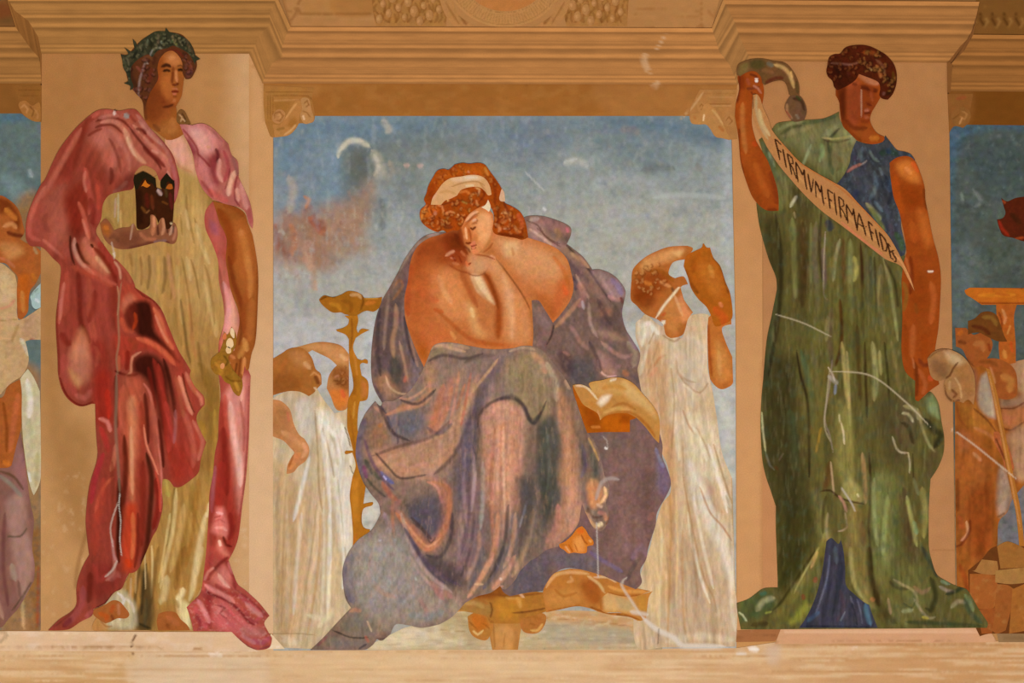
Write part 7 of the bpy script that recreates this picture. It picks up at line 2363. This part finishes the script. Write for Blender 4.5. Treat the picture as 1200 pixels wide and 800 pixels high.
SIDES = '''
T painted_panel | right edge wall painting's dark grey-blue sky above an orange table | painting | | 1160,740
P sky 0.4 525c56 2.3 .16 3 3
o 1112.5,146! 1202,147! 1260,147! 1260,742! 1119.8,742! 1119.8,690!
f 466272 6 .8 1114,147 1260,147 1260,160 1130,165 1120,320 1114,320
f 3c4c4c 14 .5 1130,170 1200,165 1200,220 1150,220
f 50584a 14 .5 1150,240 1200,280 1200,330 1150,330
f 64706c 10 .6 1116,290 1150,300 1140,370 1116,380
s 8c948c 2 .5 1126,226 1128,236
s 8c948c 3 .4 1140,222 1150,236 1142,242
f 9c7c54 10 .8 1118,540 1200,520 1200,740 1118,740
f 6c7078 6 .8 1160,590 1200,570 1200,640 1166,630
n 343c38 .35 8 6 21 .5
n 7c8880 .25 4 10 24 .6
T urn | dark red-brown urn cut off at the picture's right edge against the grey sky | urn | | 1190,285
P body 2 54200e 1.4 .16 2.4 2.4
o 1173,232! 1180,236 1190,232 1204,230! 1210,285! 1196,282! 1188,279 1176,276 1171,268 1168,257! 1174,256 1178,250 1176,242
s 902814 2.4 .8 1170,258 1174,268 1182,276
s b04c28 2 .7 1174,235 1178,238
s b04c20 1.8 .7 1190,280 1200,278
s 341c0a 4 .6 1184,250 1196,262
T table | orange slab table on a carved post in the painting at the right edge | table | | 1180,425
P post 2 b05c20 1.4 .14 2.6 2.6
o 1167,355! 1192,355! 1188,370 1189,390 1190,405 1190,425! 1172,428! 1170,405 1172,390 1168,375
s d89458 2 .7 1174,362 1178,372 1176,380
s d89040 3 .7 1176,410 1178,420
s 7c3410 1.6 .8 1170,365 1174,378 1172,390
s c8501c 2 .7 1184,400 1186,412
s e0a050 1.4 .6 1184,380 1180,392
P tabletop 2.4 c0681c 1.4 .1 4 2.4
o 1130,340! 1136,337! 1260,338! 1260,357! 1150,357! 1140,350 1132,345
u 6c3410 1 .8 1136,338 1202,338
u 7c3010 1.4 .8 1144,355 1202,355
s d88424 3 .6 1145,346 1190,345
s a84418 2 .5 1166,344 1184,346
T person | painted brown-clad worker in a brimmed hat leaning on a staff, at the right edge | person | | 1150,735
P garment 1.6 9a5820 1.6 .14 3 4
o 1119,430! 1130,424 1142,424! 1152,422 1172,426 1186,424 1204,420! 1206,560! 1198,570 1186,585 1180,600 1170,612 1168,640 1160,660 1150,690 1146,715 1146,742! 1138,735 1130,715 1121,690! 1119,560
f a85c28 8 .6 1121,500 1150,520 1165,560 1160,640 1140,660 1122,600
f 8c3c10 7 .6 1135,580 1160,570 1160,640 1140,650
f b0702c 6 .7 1125,470 1150,480 1170,510 1150,510 1128,490
f 7c5038 4 .8 1138,430 1146,440 1144,468 1140,460
f a89880 3 .9 1150,440 1156,436 1162,460 1166,490 1158,488 1148,478 1146,462
s 6c3818 1.5 .8 1140,478 1150,486 1160,496 1168,508
s 8c4c20 1.6 .7 1120,470 1124,490 1134,502
s c07848 2.4 .6 1140,500 1160,510 1172,524
f b4a088 4 .7 1172,548 1182,562 1184,590 1172,606 1168,590
s 6c3c18 1.4 .7 1168,606 1178,600
s e0a070 2 .8 1132,610 1134,624 1126,634
s 6c2c10 2 .8 1136,608 1136,622 1126,638 1120,640
s b85428 4 .6 1124,604 1128,620
f b46838 5 .7 1124,505 1134,508 1138,520 1126,530
s d08c5c 2.4 .6 1140,530 1150,540
s 8c3814 4 .6 1124,660 1134,690 1134,720
s 6c3010 3 .6 1122,560 1122,600
f c8a078 5 .7 1186,424 1204,420 1204,460 1194,458 1188,440
f a08468 5 .7 1172,468 1190,466 1204,458 1204,474 1182,478 1172,476
f c07c50 5 .7 1176,480 1204,480 1204,496 1184,502 1176,496
s 5c2810 1.4 .8 1174,500 1184,504 1200,494
s 6c3418 1.3 .8 1172,478 1188,478 1202,470
f b89470 5 .7 1180,510 1204,500 1204,560 1190,560 1184,530
n 5c2c10 .25 5 9 7 .58
d .2 6 40 5 0
P body 2.4 9c5424 1.4 .12 2.6 2.6
o 1119,384! 1132,384! 1140,392 1150,390 1160,396 1163,404 1160,414 1156,420! 1168,420 1182,426 1190,436 1192,452 1190,464 1180,468 1170,466! 1164,450 1158,434 1150,428! 1142,430 1134,424! 1128,410 1120,406!
s 6c3414 3 .8 1122,400 1132,402
s c06820 3 .7 1122,392 1128,388
s b8743c 4 .7 1140,404 1150,402 1152,412
s c0803c 5 .7 1172,440 1184,446 1182,460
s 7c2c10 2 .7 1158,402 1160,412
s 7c4418 3 .7 1146,424 1160,424 1170,430
s 5c3418 2 .7 1132,420 1140,430
s c88c58 2 .6 1160,430 1166,450
P hat 2.8 6e4018 1.3 .12 2.6 2.6
o 1134,376! 1142,373 1150,366 1160,365 1168,370 1172,380 1176,392 1180,400! 1170,400 1160,396 1148,390 1140,390 1134,392!
s 8c6428 3 .7 1150,372 1162,372 1168,382
s 4c1c0c 3 .7 1138,382 1150,384 1160,392
P hands 3 b06034 1.3 .12 2.4 2.4
o 1164,506! 1170,506 1178,516 1184,530 1188,548! 1184,556 1178,550 1174,536 1166,520
s 5c2810 1.4 .8 1166,512 1172,526 1178,540
s c87c50 2 .7 1172,512 1180,526
s 6c3010 1.2 .8 1182,544 1186,552
P staff 3.1 b0702c 1.3 .1 2 5
o 1155,431! 1160,433! 1168,460 1176,500 1188,560 1196,600 1200,640! 1194,640! 1190,600 1180,555 1170,500 1162,460
s d8985c 1 .6 1158,436 1168,480 1184,560 1196,620
s 6c3814 .8 .7 1157,440 1166,485 1180,555 1192,620
T boulder | brown cracked blocks stacked at the bottom right corner beside the green train | stones | | 1175,738
'''
blocks = [("1142,668 1150,655! 1168,657! 1168,672 1150,672! 1138,668!", 'a8743c'), ("1136,672! 1150,672 1168,674! 1168,700 1164,712! 1144,712 1136,695!", 'a8602a'),
          ("1168,640! 1180,634 1196,640 1204,645! 1204,664! 1172,666!", 'a06a30'), ("1166,668! 1204,664! 1204,682! 1184,684 1166,682!", 'a87a40'),
          ("1168,684! 1180,685 1188,690! 1184,715 1178,738! 1168,742 1162,738!", 'a05c28'), ("1186,690! 1204,682! 1204,738! 1182,742!", 'a8682c'), ("1144,714! 1166,712! 1162,742! 1150,742!", '9c5424')]
SIDES += '\n'.join('P block %.1f %s 1.5 .08 3 3\no %s\nn 7c4418 .3 9 9 %d .55\nn c08848 .35 8 8 %d .6' % (3.6 + i * 0.15, c, o, i * 7 + 1, i * 5 + 3) for i, (o, c) in enumerate(blocks))
SIDES += '''
P ground 3.5 6c3c18 2 .1 3 3
o 1134,668! 1150,655 1166,640 1204,640! 1204,742! 1160,742 1148,745! 1138,720
T painted_panel | left edge wall painting's dull blue-green sky beside the rose cloak | painting | | 20,735
P sky 0.4 637470 2.3 .14 3 3
o -60,133! 24,133! 48,141! 48,738! -60,738!
f 4c7084 6 .7 -60,134 26,134 30,142 -60,146
f 7c9494 8 .6 0,205 30,215 44,235 20,240
s a0aca8 3 .6 34,198 38,208
s 6c5c78 2 .6 46,146 46,158
f 9c6c34 8 .8 20,236 48,230 48,330 10,330
f a87840 8 .8 0,440 48,440 48,738 0,738
s c0a078 3 .6 36,700 40,735
f 8c5c28 5 .7 30,640 48,620 48,738 36,738
s 9c4c28 2.4 .8 46,660 45,700 44,735
s d8b078 2.4 .7 26,700 28,736
n 505c54 .3 6 6 21 .5
T person | painted person in cream shirt and mauve skirt, cut off by the left edge | person | | 15,735
P skirt 1.6 8a5e50 1.6 .12 3 6
o -60,500! 0,500 10,515 22,500! 27,520 32,560 36,590 40,610 38,640 41,662 40,680! 32,695 22,712 10,725 0,735 -60,735!
f b08878 6 .8 8,590 28,580 32,620 40,660 30,700 22,690
f a0706a 6 .6 20,520 30,540 30,580 18,560
s 6c3c38 3 .7 6,600 4,660 10,710
s 6c4840 2.4 .7 22,680 24,700
s a89480 4 .7 14,660 18,680
s 5c4c38 1.6 .8 8,628 24,628 32,618
s 5c4028 2 .8 0,552 16,558 28,574
s 8c8470 3 .7 -2,556 12,566 26,582
s c0987c 3 .5 -4,700 4,725
s 54402c 1.3 .8 14,716 28,696 40,676
s 6c4c40 1.4 .7 26,510 30,540
P shirt 2 c4a070 1.6 .12 3 3
o -60,306! 0,308 10,314 18,322! 21,340 20,365 22,375! 30,372 48,360! 48,398! 36,398 30,400! 34,420 30,434 24,442! 14,448 4,458 0,462 -60,462!
f d8b888 6 .7 0,320 12,324 18,345 8,355 0,356
f b89070 5 .7 26,376 46,366 46,392 30,394
u e0b078 1 .7 0,372 20,372
u a07c44 .9 .7 0,376 20,374
u e0b078 1 .7 0,396 18,396
u 9c7840 .9 .7 0,400 16,400
s d8806c 2 .5 0,362 12,358 18,350
s a07840 2.4 .6 14,400 22,380
s a04438 4 .9 34,398 40,402 47,404
s d8ccb4 3 .8 24,396 30,406 34,416
s b08c5c 2 .6 6,420 14,412
n a07c4c .3 4 4 9 .57
P white_sash 3.8 c8bc94 1.5 .12 2.4 4
o 24,444! 28,438 33,432! 40,442 47,458! 48,500 48,560 40,580! 36,570 32,550 28,520 26,490 26,460
s e8e0cc 4 .8 32,444 36,470 34,490
s e8e4d4 2.4 .85 33,552 36,565
s a89868 3 .6 44,530 44,550 42,570
s b0a880 3 .5 34,490 38,510
P body 2.6 a85c28 1.4 .12 2.6 2.6
o -60,228! 0,229 8,232 18,240 24,250 27,262 29,272 24,280! 30,284 40,288 48,294! 48,320! 42,332 36,340 34,352 33,365 26,374! 21,372 20,340 21,325 14,316 4,308 -60,306!
o -60,452! 0,466 10,452 25,444! 26,470 25,500 20,520 14,545! 8,548 -60,548!
f 6c2c0c 4 .85 -4,232 10,234 20,246 25,262 22,270 14,258 8,250 0,250
s c87830 4 .8 6,244 12,250 20,258
s d89058 3 .7 4,266 14,262 20,268
s 5c1c0c 3 .8 8,272 20,276 28,276
f c8884c 5 .8 0,286 20,286 28,296 10,304
s b0a070 2 .5 40,290 44,298
f c06018 4 .8 22,324 34,322 34,350 26,366
s b86c20 3 .6 38,320 42,330
s c88440 3 .7 26,340 28,366
s c0683c 4 .7 22,460 16,500 12,530
s 7c3c10 2.4 .7 4,470 8,500 8,530
s d87c28 4 .6 4,540 12,545
s c87850 2 .6 0,302 10,306 18,314
P cuff 3.9 a8c0b8 1.4 .1 2.4 2.4
o 37,352! 36,346 42,338 48,332! 48,360! 42,362 38,358
s 6c7c78 1.4 .7 36,346 40,342 45,338
s d8e4e0 2 .7 42,350 46,354
'''
read_painting(SIDES)
